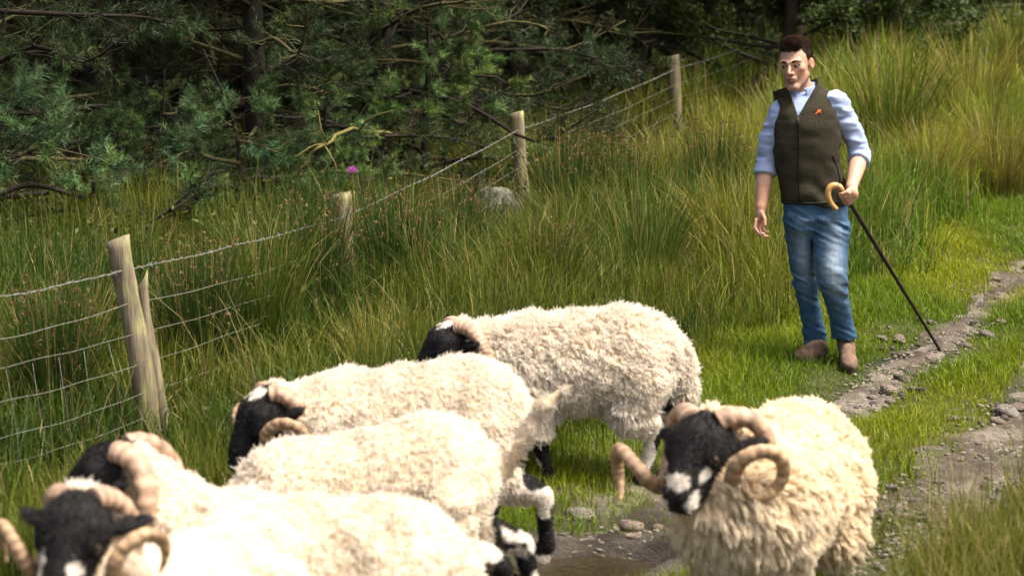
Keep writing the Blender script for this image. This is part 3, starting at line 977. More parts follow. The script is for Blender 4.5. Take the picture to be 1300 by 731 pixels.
# the near rough at the lower right corner
def keep_fore(X, Y):
    d2, s2 = dist_poly(X, Y, rut_far)
    return np.where(s2 > 0, smooth(0.25, 0.6, d2 + 0.1 * n2(X, Y, 3, 71)), np.where(Y < 8.0, smooth(8.0, 7.4, Y + 0.3 * n2(X, Y, 3, 73)), 0.03)) * in_view(X, Y)
X, Y = scatter(60000, 0.85, 2.8, 4.8, 8.6, keep_fore)
ok = ~((X < 0.95) & (Y < 7.2)); X, Y = X[ok], Y[ok]
n = len(X)
ht = (0.12 + 0.36 * rng.uniform(0, 1, n) ** 1.6) * (0.5 + 0.7 * smooth(-0.5, 0.5, n2(X, Y, 2, 72)))
cb = np.array((0.085, 0.115, 0.014)) * (0.7 + 0.6 * rng.uniform(0, 1, (n, 1)))
dry = (rng.uniform(0, 1, n) < 0.22)[:, None]
ct = np.where(dry, np.array((0.40, 0.31, 0.12)), cb * np.array((1.6, 1.3, 1.0)))
blades('rough_grass', np.stack([X, Y, ground_z(X, Y) - 0.01], 1), ht, np.full(n, 0.0042), rng.uniform(0, 6.28, n), rng.uniform(0.1, 1.4, n), cb * 0.85, ct, 4,
       kind='stuff', label='out of focus rough grass in the lower right corner', category='grass')

# pale seed stems standing above the grass
X, Y = scatter(9500, -4.5, 6.5, 7.5, 22, lambda X, Y: keep_tall(X, Y) * (0.28 + 0.5 * smooth(-0.3, 2.0, X)))
n = len(X)
ht = rng.uniform(0.55, 0.98, n) * (0.45 + 0.55 * smooth(0.9, 2.0, dist_poly(X, Y, rut_near)[0]))
cs = np.array((0.33, 0.26, 0.10)) * rng.uniform(0.5, 1.1, (n, 1))
blades('seed_stems', np.stack([X, Y, ground_z(X, Y)], 1), ht, np.full(n, 0.0034) * (0.6 + 0.05 * Y), rng.uniform(0, 6.28, n), rng.uniform(0.05, 1.7, n), cs * 0.7, cs, 4,
       kind='stuff', label='pale dry seed stems scattered through the tall grass', category='grass')

# clumps of rushes
def rush(seed, nb, hgt, spread, cg, heads=False):
    global rng
    keep_rng = rng; rng = np.random.default_rng(seed)
    a = rng.uniform(0, 6.28, nb); rr = 0.20 * np.sqrt(rng.uniform(0, 1, nb))
    root = np.stack([rr * np.cos(a), rr * np.sin(a), np.full(nb, -0.02)], 1)
    ld = a + rng.normal(0, 0.5, nb)
    bend = np.abs(rng.normal(spread, 0.35, nb))
    c = np.array(cg) * rng.uniform(0.6, 1.35, (nb, 1))
    dry = (rng.uniform(0, 1, nb) < 0.15)[:, None]
    ct = np.where(dry, np.array((0.36, 0.27, 0.09)), c * np.array((1.5, 1.25, 1.0)))
    me = blades('rush_stems', root, hgt * rng.uniform(0.3, 1.05, nb), np.full(nb, 0.0075), ld, bend, c * 0.85, ct, 4, parent='mesh')
    if heads:
        v = np.zeros(len(me.vertices) * 3, np.float32); me.vertices.foreach_get('co', v); v = v.reshape(nb, 9, 3)
        cc = np.zeros(nb * 9 * 4, np.float32); me.attributes['col'].data.foreach_get('color', cc); cc = cc.reshape(-1, 4)[:, :3]
        pk = np.nonzero(rng.uniform(0, 1, nb) < 0.45)[0]
        hp = np.repeat(v[pk, 6] * 0.45 + v[pk, 8] * 0.55, 5, 0) + rng.normal(0, 0.007, (len(pk) * 5, 3))
        m_ = len(hp); tv = (hp[:, None] + rng.normal(0, 0.008, (m_, 3, 3))).reshape(-1, 3)
        q_ = np.concatenate([(np.arange(nb) * 9)[:, None] + np.array((2 * j, 2 * j + 1, 2 * j + 3, 2 * j + 2)) for j in range(3)])
        t_ = np.concatenate([(np.arange(nb) * 9)[:, None] + np.array((6, 7, 8)), nb * 9 + np.arange(m_ * 3).reshape(-1, 3)])
        me = mesh_np('rush_stems', np.concatenate([v.reshape(-1, 3), tv]), [q_, t_], np.concatenate([cc, np.repeat(np.array((0.17, 0.105, 0.04)) * rng.uniform(0.6, 1.4, (m_, 1)), 3, 0)]), False)
        me.materials.append(M_grass)
    rng = keep_rng
    return me
RU = [rush(81, 620, 1.05, 0.65, (0.075, 0.120, 0.016)), rush(82, 520, 0.9, 0.8, (0.15, 0.155, 0.028)), rush(83, 560, 0.95, 0.55, (0.050, 0.098, 0.014)), rush(84, 700, 1.08, 0.24, (0.028, 0.066, 0.012), True)]
RLIST = [(1128, 232, 17.6, 0, 1.3, 'tall dark green rush clump rising right of the man'), (1230, 215, 19.0, 1, 1.35, 'yellowing rush clump at the upper right of the bank'),
         (1175, 262, 16.2, 1, 1.0, 'pale rush clump halfway down the bank right of the crook'), (1270, 262, 16.6, 1, 1.05, 'straw coloured rush clump at the right frame edge'),
         (930, 330, 13.4, 1, 0.95, 'arching rush clump just left of the man'), (820, 350, 12.6, 2, 0.9, 'rush clump behind the rump of the farthest ram'),
         (745, 330, 13.6, 0, 0.8, 'upright rush clump between third post and farthest ram'), (860, 270, 16.4, 1, 1.05, 'yellow rush clump below the fourth fence post'),
         (560, 395, 12.0, 2, 0.85, 'dark rush clump right of the second post'), (330, 430, 11.0, 0, 0.9, 'green rush clump between the first and second posts'),
         (90, 480, 9.9, 2, 0.8, 'rush clump behind the wires left of the first post'), (480, 470, 10.2, 1, 0.65, 'arching rush clump above the two middle rams'),
         (690, 260, 18.0, 2, 0.95, 'dark rush clump behind the third fence post'), (1290, 150, 23.0, 0, 1.35, 'distant rush clump in the upper right corner'),
         (250, 470, 10.4, 3, 0.8, 'dark upright rushes with brown seed tufts right of the first post'), (395, 420, 11.6, 3, 0.85, 'dark upright rushes just left of the second post'), (505, 400, 12.2, 3, 0.85, 'dark upright rushes with seed tufts right of the second post'),
         (585, 350, 13.2, 3, 0.8, 'dark upright rushes in front of the boulder'), (720, 320, 14.6, 3, 0.95, 'dark upright rushes right of the third post'), (790, 310, 15.0, 3, 0.9, 'dark upright rushes midway between the third post and the man'),
         (905, 290, 15.4, 3, 0.95, 'dark upright rushes left of the man at elbow height'), (60, 520, 9.4, 3, 0.75, 'dark upright rushes behind the wires at the left edge'), (690, 400, 11.6, 3, 0.7, 'dark upright rushes above the head of the farthest ram')]
for px, py, Y, k, sc, lab in RLIST:
    x = XY(px, Y)
    o = mk_obj('rush_clump', RU[k], None, None, label=lab, category='rushes', group='rush clumps in the rough grass')
    o.location = (x, Y, float(ground_z(x, Y))); o.scale = (sc, sc, sc * rb.uniform(0.92, 1.05)); o.rotation_euler = (0, 0, rb.uniform(0, 6.28))

# thistle-like purple flower that stands above the second post
p = P(447, 218, 12.2); zb = float(ground_z(p[0], 12.2))
fl = mk_empty('purple_flower', (p[0], 12.2, zb), 0, label='single purple flower on a leafy stem above the second post', category='flower')
H = p[2] - zb
mb = MB(); mb.add(*tube(spline([(0, 0, -0.02), (0.01, 0, H * 0.5), (0, 0, H)], 12), np.linspace(0.009, 0.006, 12), 6), c=(0.16, 0.17, 0.03)); mk_obj('stem', mb.mesh('stem'), M_grass, fl)
mb = MB()
for k in range(26):
    z = H - 0.03 - 0.2 * k / 26; a = k * 2.4; d = np.array((math.cos(a), math.sin(a), 0.9)); d /= np.linalg.norm(d); s = np.array((-math.sin(a), math.cos(a), 0))
    L = 0.045; o = np.array((0, 0, z))
    mb.add([o, o + d * L * .5 + s * .006, o + d * L, o + d * L * .5 - s * .006], [(0, 1, 2, 3)], None, (0.20, 0.17, 0.03))
mk_obj('bract_leaves', mb.mesh('bract_leaves'), M_grass, fl)
mb = MB()
for k in range(60):
    a = k * 2.4; t = (k % 20) / 20; d = np.array((math.cos(a) * (0.9 - 0.7 * t), math.sin(a) * (0.9 - 0.7 * t), 0.25 + t)); d /= np.linalg.norm(d); s = np.array((-math.sin(a), math.cos(a), 0))
    o = np.array((0, 0, H - 0.01)); L = 0.046
    mb.add([o, o + d * L * .6 + s * .006, o + d * L, o + d * L * .6 - s * .006], [(0, 1, 2, 3)], None, (0.55, 0.16, 0.52))
mk_obj('flower_head', mb.mesh('flower_head'), M_grass, fl)

# leafy undergrowth (nettles, brambles, bracken) at the foot of the wood
def keep_under(X, Y):
    df, sf = dist_poly(X, Y, fence_line)
    return np.where(sf < 0, smooth(0.1, 0.8, df), 0.25 * (df < 0.4)) * (n2(X, Y, 1.1, 91) > -0.1) * in_view(X, Y, .6) 
X, Y = scatter(9000, -6.5, 2.5, 8.6, 22, keep_under)
n = len(X)
mbv, mbt, mbc = [], [], []
k = 9
ctr = np.repeat(np.stack([X, Y, ground_z(X, Y)], 1), k, 0) + np.stack([rng.normal(0, .08, n * k), rng.normal(0, .08, n * k), rng.uniform(0.05, 0.5, n * k) * np.repeat(0.4 + 0.8 * (n2(X, Y, 1.6, 92) > 0), k)], 1)
m_ = n * k
nrm = rng.normal(size=(m_, 3)) + np.array((0, -0.2, 1.1)); nrm /= np.linalg.norm(nrm, axis=1)[:, None]
u = np.cross(nrm, rng.normal(size=(m_, 3))); u /= np.linalg.norm(u, axis=1)[:, None]; w = np.cross(nrm, u)
s = rng.uniform(0.012, 0.032, (m_, 1))
V = np.stack([ctr - u * s, ctr + w * s * .5, ctr + u * s, ctr - w * s * .5], 1).reshape(-1, 3)
i4 = np.arange(m_) * 4
T = np.concatenate([np.stack([i4, i4 + 1, i4 + 2], 1), np.stack([i4, i4 + 2, i4 + 3], 1)])
cc = np.array((0.055, 0.085, 0.016)) * rng.uniform(0.5, 1.6, (m_, 1)) * (1 + rng.uniform(0, 0.6, (m_, 1)) * np.array((1.0, 0.1, 0)))
mk_obj('undergrowth', mesh_np('undergrowth', V, T, np.repeat(cc, 4, 0), False), M_leaf, kind='stuff', label='low leafy undergrowth at the foot of the dark wood', category='undergrowth')
# ------------------------------------------------------------------ rams
M_skin = mat_surface('sheep_coat', None, 0.75, 60, 0.25, 0.004, 160, spec=0.25)
M_wool = mat_hair('wool_fibres', (0.76, 0.65, 0.50), (0.92, 0.87, 0.78))
M_wool2 = mat_hair('wool_fibres_warm', (0.72, 0.55, 0.34), (0.92, 0.835, 0.67))  # warm tone joins lanolin gold with chest shade put into the colour
M_horn = mat_surface('horn', None, 0.55, 25, 0.25, 0.004, 70, spec=0.4)
M_eye = mat_surface('animal_eye', (0.03, 0.018, 0.008), 0.1, spec=0.6)
M_facehair, nt, out = new_mat('face_hair')
at_ = N(nt, 'ShaderNodeAttribute', attribute_name='tint'); mx_ = N(nt, 'ShaderNodeMix', data_type='RGBA')
mx_.inputs[6].default_value = (0.008, 0.0075, 0.0078, 1); mx_.inputs[7].default_value = (0.74, 0.69, 0.62, 1)
pb = N(nt, 'ShaderNodeBsdfPrincipled'); pb.inputs['Roughness'].default_value = 0.75; pb.inputs['Specular IOR Level'].default_value = 0.15
nt.links.new(at_.outputs['Fac'], mx_.inputs[0]); nt.links.new(mx_.outputs[2], pb.inputs['Base Color']); nt.links.new(pb.outputs[0], out.inputs[0])
BLACK = np.array((0.011, 0.0105, 0.012)); WHITE = np.array((0.72, 0.66, 0.58))

def make_ram(name, label, pos, heading, scale=1.0, poll=(0.52, 0, 0.78), hyaw=0.0, hpitch=0.6, hroll=0.0, tilt=0.0, legs=None, tail='down', patches=(), blotch=0.5,
             horn=(500, 0.105, 0.13), tips=None, wool_len=0.022, chest_len=0.036, hstart=100, seed=1, clump=0.85, sleek=0.0, splay=0.6, lat=0.085, fwd=0.02, wmat=None, nlock=11000, fat=1.0, hs=1.12):
    r = np.random.default_rng(seed)
    o = np.array(poll, float)
    R = rot(hyaw, hpitch, hroll)
    L = {'fl': 0.0, 'fr': 0.0, 'hl': 0.0, 'hr': 0.0}
    L.update(legs or {})
    HL = lambda x, y, z: o + R @ (np.array((x, y, z)) * hs)
    nb = HL(-0.03, 0, -0.055)
    def wool(p):
        d = ell(p, (-0.01, 0, 0.535), (0.47, 0.220 * fat, 0.215 * (0.5 + 0.5 * fat)))
        d = smin(d, ell(p, (-0.25, 0, 0.545), (0.215, 0.205 * fat, 0.205)), 0.06)
        d = smin(d, ell(p, (0.24, 0, 0.515), (0.20, 0.19 * fat, 0.225)), 0.06)
        n0 = np.array((0.27, 0, 0.53)); n2_ = nb; n1 = 0.5 * (n0 + n2_) + np.array((0.03, 0, -0.02))
        d = smin(d, np.minimum(rc(p, n0, n1, 0.185, 0.145), rc(p, n1, n2_, 0.140, 0.086)), 0.07)
        for k, s in (('hl', 1), ('hr', -1)):
            a = np.array((-0.27, 0.11 * s, 0.47)); b = np.array((-0.24 + L[k] * 0.25, 0.125 * s, 0.335))
            d = smin(d, rc(p, a, b, 0.125, 0.085), 0.05)
            d = smin(d, rc(p, b, (-0.35 + L[k] * 0.6, 0.12 * s, 0.265), 0.070, 0.044), 0.03)
        for k, s in (('fl', 1), ('fr', -1)):
            d = smin(d, rc(p, (0.24, 0.10 * s, 0.42), (0.235 + L[k] * 0.3, 0.115 * s, 0.29), 0.10, 0.062), 0.05)
        if tail == 'down':
            d = smin(d, chain(p, [np.array(q) for q in ((-0.44, 0, 0.60), (-0.50, 0, 0.50), (-0.50, 0, 0.34))], (0.045, 0.048, 0.034)), 0.03)
        else:
            d = smin(d, chain(p, [np.array(q) for q in tail], np.linspace(0.032, 0.015, len(tail))), 0.03)
        return d
    def bare(p):
        q = ((p - o.astype(np.float32)) @ R.astype(np.float32)) / hs
        qa = q.copy(); qa[:, 1] = np.abs(qa[:, 1])
        d = ell(q, (0.02, 0, -0.035), (0.095, 0.088, 0.088))
        d = smin(d, rc(q, (0.05, 0, -0.035), (0.190, 0, -0.062), 0.070, 0.045), 0.03)
        d = smin(d, rc(q, (0.05, 0, 0.010), (0.165, 0, -0.028), 0.048, 0.037), 0.025)
        d = smin(d, rc(q, (0.02, 0, -0.095), (0.180, 0, -0.095), 0.06, 0.032), 0.03)
        d = smin(d, rc(qa, (0.045, 0.060, 0.008), (0.085, 0.066, -0.008), 0.026, 0.018), 0.02)
        d = smin(d, rc(qa, (0.205, 0.020, -0.052), (0.208, 0.024, -0.078), 0.024, 0.022), 0.015)
        d = smax(d, -ell(qa, (0.088, 0.089, -0.022), (0.02, 0.016, 0.014)), 0.008)
        d = smax(d, -rc(qa, (0.233, 0.014, -0.048), (0.224, 0.034, -0.060), 0.007, 0.006), 0.005)
        d = smax(d, -rc(qa, (0.232, 0.0, -0.090), (0.16, 0.055, -0.094), 0.005, 0.004), 0.006)
        # ears: flattened, pointing out and back under the horns
        er = rot(0.0, 0, 0)
        d = smin(d, ell(qa @ np.array(Matrix.Rotation(0.5, 3, 'Z'), np.float32), np.array((-0.02, 0.125, -0.055)) @ np.array(Matrix.Rotation(0.5, 3, 'Z')), (0.022, 0.062, 0.011)), 0.012)
        d = d * hs
        for k, s in (('hl', 1), ('hr', -1)):
            x = L[k]
            pts = [(-0.34 + x * 0.6, 0.12 * s, 0.28), (-0.385 + x * 0.85, 0.115 * s, 0.235), (-0.345 + x * 1.0 - max(0, -x) * 0.12, 0.11 * s, 0.095 + abs(x) * 0.10), (-0.325 + x * 1.05 - max(0, -x) * 0.2, 0.11 * s, 0.035 + abs(x) * 0.12)]
            d = smin(d, chain(p, pts, (0.05, 0.036, 0.025, 0.030)), 0.015)
            e = np.array(pts[-1]); d = smin(d, rc(p, e + (0.0, 0, -0.004), e + (0.035, 0, -0.014), 0.029, 0.020), 0.01)
        for k, s in (('fl', 1), ('fr', -1)):
            x = L[k]
            pts = [(0.235 + x * 0.3, 0.115 * s, 0.31), (0.25 + x * 0.75, 0.112 * s, 0.225), (0.245 + x * 1.0 - max(0, -x) * 0.25, 0.11 * s, 0.09 + abs(x) * 0.10), (0.25 + x * 1.05 - max(0, -x) * 0.35, 0.11 * s, 0.035 + abs(x) * 0.12)]
            d = smin(d, chain(p, pts, (0.05, 0.036, 0.025, 0.029)), 0.015)
            e = np.array(pts[-1]); d = smin(d, rc(p, e + (0.0, 0, -0.004), e + (0.035, 0, -0.014), 0.029, 0.020), 0.01)
        return d
    def f(p):
        w_ = wool(p) + 0.010 * np.sin(p[:, 0] * 31 + 2 * np.sin(p[:, 2] * 23 + seed)) * np.sin(p[:, 2] * 37 + p[:, 1] * 29 + seed)
        return smin(w_, bare(p), 0.018)
    lo = np.minimum(np.array((-0.66, -0.36, -0.03)), o - 0.34); hi = np.maximum(np.array((0.55, 0.36, 0.86)), o + 0.34)
    if tail != 'down':
        lo = np.minimum(lo, np.min(tail, 0) - 0.08); hi = np.maximum(hi, np.max(tail, 0) + 0.08)
    V, Q = nets(f, lo, hi, 0.0075)
    Vn, fa, fn = vnormals(V, Q)
    pv = V.astype(np.float32)
    dw, db = wool(pv), bare(pv)
    wm = smooth(-0.006, 0.010, db - dw)
    # markings
    q = ((V - o) @ R) / hs
    wob = 0.45 * vnoise(V * 32, seed) + 0.35 * vnoise(V * 75, seed + 1)
    white = np.zeros(len(V))
    for c, rr in patches:
        for s in (1, -1):
            e = (((q - np.array((c[0], c[1] * s, c[2]))) / np.array(rr)) ** 2).sum(1) ** 0.5
            white = np.maximum(white, 1 - smooth(0.8, 1.15, e + wob * 0.9))
    leg = (V[:, 2] < 0.36) & (np.linalg.norm(V - o, axis=1) > 0.25)
    lw = smooth(0.05, 0.16, vnoise(V * np.array((11, 11, 15.0)) + seed * 3.1, seed + 4) - (0.5 - blotch) + 0.15 * wob) * (V[:, 2] > 0.055)
    white = np.where(leg, lw, white)
    bl = BLACK * (1 + 0.4 * wob[:, None])
    muzzle = smooth(0.16, 0.24, q[:, 0])[:, None] * (~leg[:, None])
    bl = bl * (1 - 0.2 * muzzle) + muzzle * 0.2 * np.array((0.05, 0.045, 0.045))
    C = bl * (1 - white[:, None]) + WHITE * white[:, None]
    wc = np.array((0.66, 0.53, 0.36)) * (1 + 0.12 * vnoise(V * 14, seed + 9)[:, None])
    C = C * (1 - wm[:, None]) + wc * wm[:, None]
    root = mk_empty(name, (pos[0], pos[1], pos[2]), heading, label=label, category='sheep', group='horned black faced rams on the track')
    root.scale = (scale * 0.93, scale * 0.97, scale)
    if tilt: root.rotation_euler = (0, tilt, heading)
    mk_obj('body', mesh_np('body', V, Q, C), M_skin, root)
    # fleece: locks of fibres over the woolly surface
    fw = wm[Q].mean(1) * fa; fw = fw * (wm[Q].min(1) > 0.5)
    pick = r.choice(len(Q), nlock, p=fw / fw.sum())
    bar = r.dirichlet((1, 1, 1, 1), nlock)
    lp = (V[Q[pick]] * bar[..., None]).sum(1); ln = (Vn[Q[pick]] * bar[..., None]).sum(1)
    ln /= np.linalg.norm(ln, axis=1)[:, None] + 1e-9
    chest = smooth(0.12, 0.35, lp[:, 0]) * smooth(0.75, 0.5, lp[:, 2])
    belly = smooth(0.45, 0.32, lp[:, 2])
    ll = (wool_len + (chest_len - wool_len) * np.maximum(chest, belly * 0.7)) * r.uniform(0.7, 1.25, nlock)
    on_tail = np.zeros(nlock) if tail == 'down' else smooth(0.03, 0.0, chain(lp.astype(np.float32), [np.array(q_) for q_ in tail[1:]], np.linspace(0.034, 0.013, len(tail) - 1)))
    ll = ll * (1 - 0.72 * on_tail)
    flow = np.stack([-0.55 * np.ones(nlock), np.zeros(nlock), -0.55 - 0.7 * chest - 0.5 * belly], 1)
    flow = flow - ln * (flow * ln).sum(1)[:, None]
    nf = np.stack([vnoise(lp * 9 + s_, seed + 20) for s_ in (0, 7, 13)], 1)
    ld = ln * (0.75 - 0.28 * sleek) + flow * (1 + 0.5 * sleek) + nf * (0.45 - 0.22 * sleek) + r.normal(0, 0.22 - 0.05 * min(sleek, 1.5), (nlock, 3)); ld /= np.linalg.norm(ld, axis=1)[:, None]
    per = 8
    n = nlock * per
    rp = np.repeat
    lr = rp(r.uniform(0.005, 0.011, nlock), per)[:, None]
    jit = r.normal(0, 1, (n, 3)); jit -= rp(ln, per, 0) * (jit * rp(ln, per, 0)).sum(1)[:, None]
    a = rp(lp, per, 0) + jit * lr - rp(ln, per, 0) * 0.006
    tipj = r.normal(0, 1, (n, 3)) * lr * clump
    b = rp(lp + ld * ll[:, None], per, 0) + tipj
    b -= rp(np.maximum(0, 0.0) * ln, per, 0)
    K = 5
    t = np.linspace(0, 1, K)
    pts = a[:, None] * (1 - t[None, :, None]) + b[:, None] * t[None, :, None]
    pts += rp(ln, per, 0)[:, None] * (np.sin(t * np.pi) * 0.20)[None, :, None] * rp(ll, per)[:, None, None]
    ph = rp(r.uniform(0, 6.28, nlock), per); sx = rp(r.normal(size=(nlock, 3)), per, 0)
    pts += sx[:, None] * (0.0022 * (1 - 0.6 * sleek) * np.sin(ph[:, None] + t[None] * 9) * t[None])[:, :, None]
    rad = np.array((0.0015, 0.0015, 0.0013, 0.0010, 0.0006))[None] * r.uniform(0.7, 1.3, (n, 1))
    tint = rp((1 - 0.25 * on_tail) * (1 - 0.10 * belly - 0.08 * chest + (0.08 * (1 - chest) if wmat else 0)) * np.clip(1 + 0.06 * r.normal(size=nlock) + 0.08 * vnoise(lp * 8, seed + 30), 0.6, 1.15), per)  # tint paints in tail shade, chest shade with lanolin, lighter back, belly dirt
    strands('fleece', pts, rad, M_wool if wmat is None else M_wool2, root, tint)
    # short hair on the face
    fw = (1 - wm[Q].max(1)) * fa
    nh = 16000
    pick = r.choice(len(Q), nh, p=fw / fw.sum())
    bar = r.dirichlet((1, 1, 1, 1), nh)
    hp_ = (V[Q[pick]] * bar[..., None]).sum(1); hn = Vn[Q[pick, 0]]
    fd = np.broadcast_to(R @ np.array((-0.6, 0, -0.2)), (nh, 3)); fd = fd - hn * (fd * hn).sum(1)[:, None]
    hd = hn * 0.5 + fd + r.normal(0, 0.35, (nh, 3)); hd /= np.linalg.norm(hd, axis=1)[:, None]
    hpts = hp_[:, None] + hd[:, None] * (r.uniform(0.006, 0.013, (nh, 1, 1)) * np.linspace(0, 1, 3)[None, :, None])
    strands('face_hair', hpts, np.array((0.0010, 0.0008, 0.0004))[None] * np.ones((nh, 1)), M_facehair, root, np.clip(white[Q[pick, 0]] + r.normal(0, 0.04, nh), 0, 1))
    # horns, eyes
    turn, R0, out = horn
    for s in (1, -1):
        tn = turn * (1.0 if tips is None else tips[0 if s == 1 else 1])
        n_ = 190
        u = np.linspace(0, 1, n_)
        ang = np.radians(hstart + tn * u)
        rr = R0 * (1 - 0.36 * u)
        cen = np.array((-0.030 - R0 * math.cos(math.radians(hstart)), 0, 0.014 - R0 * math.sin(math.radians(hstart))))
        yy = 0.044 + 0.02 * smooth(0, 0.3, u) + out * (1.0 if tips is None else tips[2 if s == 1 else 3]) * u ** 1.2
        hx_ = cen[0] + rr * np.cos(ang) * 1.05 + 0.03; hy_ = yy - 0.044
        cp, sp_ = math.cos(splay), math.sin(splay)
        hp = np.stack([-0.03 + hx_ * cp + hy_ * sp_ + fwd * smooth(0.15, 0.6, u), s * (0.044 - hx_ * sp_ + hy_ * cp + lat * smooth(0.03, 0.5, u)), cen[2] + rr * np.sin(ang) + 0.005 - 0.02 * smooth(0.1, 0.5, u)], 1)
        # keep the first part buried in the skull top
        rad_ = (0.034 * (1 - 0.55 * u) * np.minimum(1, ((1 - u) * 5.0 + 0.1)) ** 0.7) * (1 + 0.030 * np.sin(u * 170 + 2 * np.sin(u * 23)) + 0.025 * np.sin(u * 37 + seed))
        V_, Q_, T_ = tube(hp, rad_, 14, flat=0.82)
        V_ = V_ + 0.0025 * vnoise(V_ * 60, seed)[:, None]
        uu = np.concatenate([np.repeat(u, 14), [0, 1]])
        ridg = 0.5 + 0.5 * np.sin(uu * 170 + 2 * np.sin(uu * 23))
        hc = (np.array((0.44, 0.29, 0.20)) * (1 - uu[:, None]) + uu[:, None] * np.array((0.38, 0.25, 0.13))) * (0.66 + 0.40 * ridg[:, None]) * (1 + 0.30 * vnoise(V_ * 25, seed)[:, None] + 0.15 * vnoise(V_ * 80, seed)[:, None])
        mb = MB(); mb.add((o + (R @ (V_ * hs).T).T), Q_, T_, hc)
        mk_obj('horn', mb.mesh('horn'), M_horn, root)
        ec = HL(0.086, s * 0.0715, -0.02)
        b_ = _bm.new(); _bm.ops.create_uvsphere(b_, u_segments=14, v_segments=10, radius=0.0165 * hs)
        ev = np.array([q_.co[:] for q_ in b_.verts]) + ec; ef = [[q_.index for q_ in t_.verts] for t_ in b_.faces]; b_.free()
        me = bpy.data.meshes.new('eye'); me.from_pydata(ev.tolist(), [], ef); me.polygons.foreach_set('use_smooth', [True] * len(ef))
        mk_obj('eye', me, M_eye, root)
    return root

def at(px, s_px, back_py=None):
    """ground spot under pixel column px where one metre spans s_px pixels"""
    Y = F / s_px * 0.995
    x = (px - CX) / s_px
    return np.array((x, Y, float(ground_z(x, Y)) - 0.005))

MUZ = [((0.205, 0.040, -0.075), (0.032, 0.020, 0.026)), ((0.195, 0.012, -0.015), (0.030, 0.024, 0.022)), ((0.135, 0.066, -0.040), (0.024, 0.026, 0.028))]
STREAK = [((0.165, 0.044, -0.02), (0.045, 0.014, 0.03)), ((0.215, 0.0, -0.05), (0.012, 0.04, 0.02))]
POLL = [((-0.02, 0.02, 0.05), (0.045, 0.020, 0.04)), ((-0.06, 0.05, 0.0), (0.03, 0.03, 0.03))]
PI = math.pi
make_ram('ram', 'farthest white ram in full profile, its head just above the next ram', at(744, 303), PI + 0.02, 0.96, fat=0.95, poll=(0.60, 0.04, 0.70), hyaw=0.35, hpitch=0.6, tilt=0.06,
         legs={'hl': 0.05, 'hr': -0.10, 'fl': -0.05, 'fr': 0.10}, patches=POLL + [((0.05, 0.06, -0.06), (0.02, 0.02, 0.02))], horn=(300, 0.085, 0.10), seed=3, blotch=0.5, wool_len=0.028, chest_len=0.045)
make_ram('ram', 'white ram with tightly ringed horn lowering its black and white head', at(531, 352), PI + 0.06, 1.0, sleek=1.2, fat=0.88, wool_len=0.014, chest_len=0.026, hstart=118, poll=(0.54, 0.10, 0.675), hyaw=0.45, hpitch=0.75, tilt=0.09,
         tail=[(-0.40, 0, 0.60), (-0.44, 0, 0.52), (-0.43, 0, 0.42)], legs={'hl': -0.14, 'hr': 0.06, 'fl': 0.1, 'fr': -0.05}, patches=POLL, horn=(560, 0.085, 0.08), seed=4, blotch=0.55)
make_ram('ram', 'bright white ram with raised tail, its head hidden by the next back', at(492, 396), PI + 0.10, 1.0, sleek=1.5, fat=0.86, wool_len=0.010, chest_len=0.018, tilt=0.16, hstart=112, poll=(0.50, 0.0, 0.48), hyaw=0.2, hpitch=0.8,
         legs={'hl': -0.05, 'hr': -0.17, 'fl': 0.1, 'fr': -0.05}, patches=POLL + [((0.03, 0.0, 0.03), (0.05, 0.02, 0.03))], horn=(500, 0.082, 0.08), seed=5, blotch=0.66,
         tail=[(-0.43, 0, 0.54), (-0.505, 0.0, 0.54), (-0.56, 0.02, 0.59), (-0.61, 0.03, 0.66), (-0.67, 0.04, 0.73), (-0.75, 0.04, 0.76)])
make_ram('ram', 'white ram with large sweeping horns looking away behind the leftmost ram', at(395, 468), PI - 0.20, 0.98, sleek=1.5, fat=0.92, wool_len=0.011, chest_len=0.02, poll=(0.64, 0.0, 0.83), hyaw=0.1, hpitch=0.5,
         legs={'hl': 0.06, 'hr': -0.08, 'fl': -0.08, 'fr': 0.08}, patches=(), horn=(500, 0.105, 0.08), seed=6)
make_ram('ram', 'leftmost ram facing the camera with white streaks beside its nose', at(232, 500), math.atan2(-0.62, -0.34), 0.98, sleek=1.5, fat=0.88, wool_len=0.011, chest_len=0.02, hstart=112, hs=1.03, poll=(0.46, -0.02, 0.905), hyaw=0.30, hpitch=0.62,
         patches=STREAK, horn=(500, 0.088, 0.08), seed=7)
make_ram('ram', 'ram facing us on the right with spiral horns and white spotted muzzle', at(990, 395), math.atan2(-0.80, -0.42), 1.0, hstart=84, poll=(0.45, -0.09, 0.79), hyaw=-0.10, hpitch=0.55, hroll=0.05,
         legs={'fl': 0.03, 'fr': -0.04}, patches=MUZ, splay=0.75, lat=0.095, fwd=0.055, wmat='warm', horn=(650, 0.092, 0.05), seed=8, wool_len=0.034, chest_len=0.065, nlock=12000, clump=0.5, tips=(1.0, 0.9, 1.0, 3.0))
# ------------------------------------------------------------------ the man
g0 = G(1047, 462)
YM = g0[1]
MO = np.array((P(1035, 460, YM)[0], YM, float(ground_z(P(1035, 460, YM)[0], YM))))
def M(px, py, dy=0.0):
    return P(px, py, YM + dy) - MO
PXM = F / (YM * _ca + (CAMH - MO[2] - 0.9) * _sa)                 # pixels per metre at the man
def rows(tab):
    """(py, px left, px right, dy, half depth) -> loft arguments"""
    z, cx, cy, a, b = [], [], [], [], []
    for py, l, r_, dy, hb in tab:
        p, q = M(l, py, dy), M(r_, py, dy)
        z.append(p[2]); cx.append((p[0] + q[0]) / 2); cy.append(dy); a.append((q[0] - p[0]) / 2); b.append(hb)
    return z, cx, cy, a, b
man = mk_empty('person', MO, 0, label='man in dark fleece gilet, blue shirt and jeans walking with a crook', category='person')

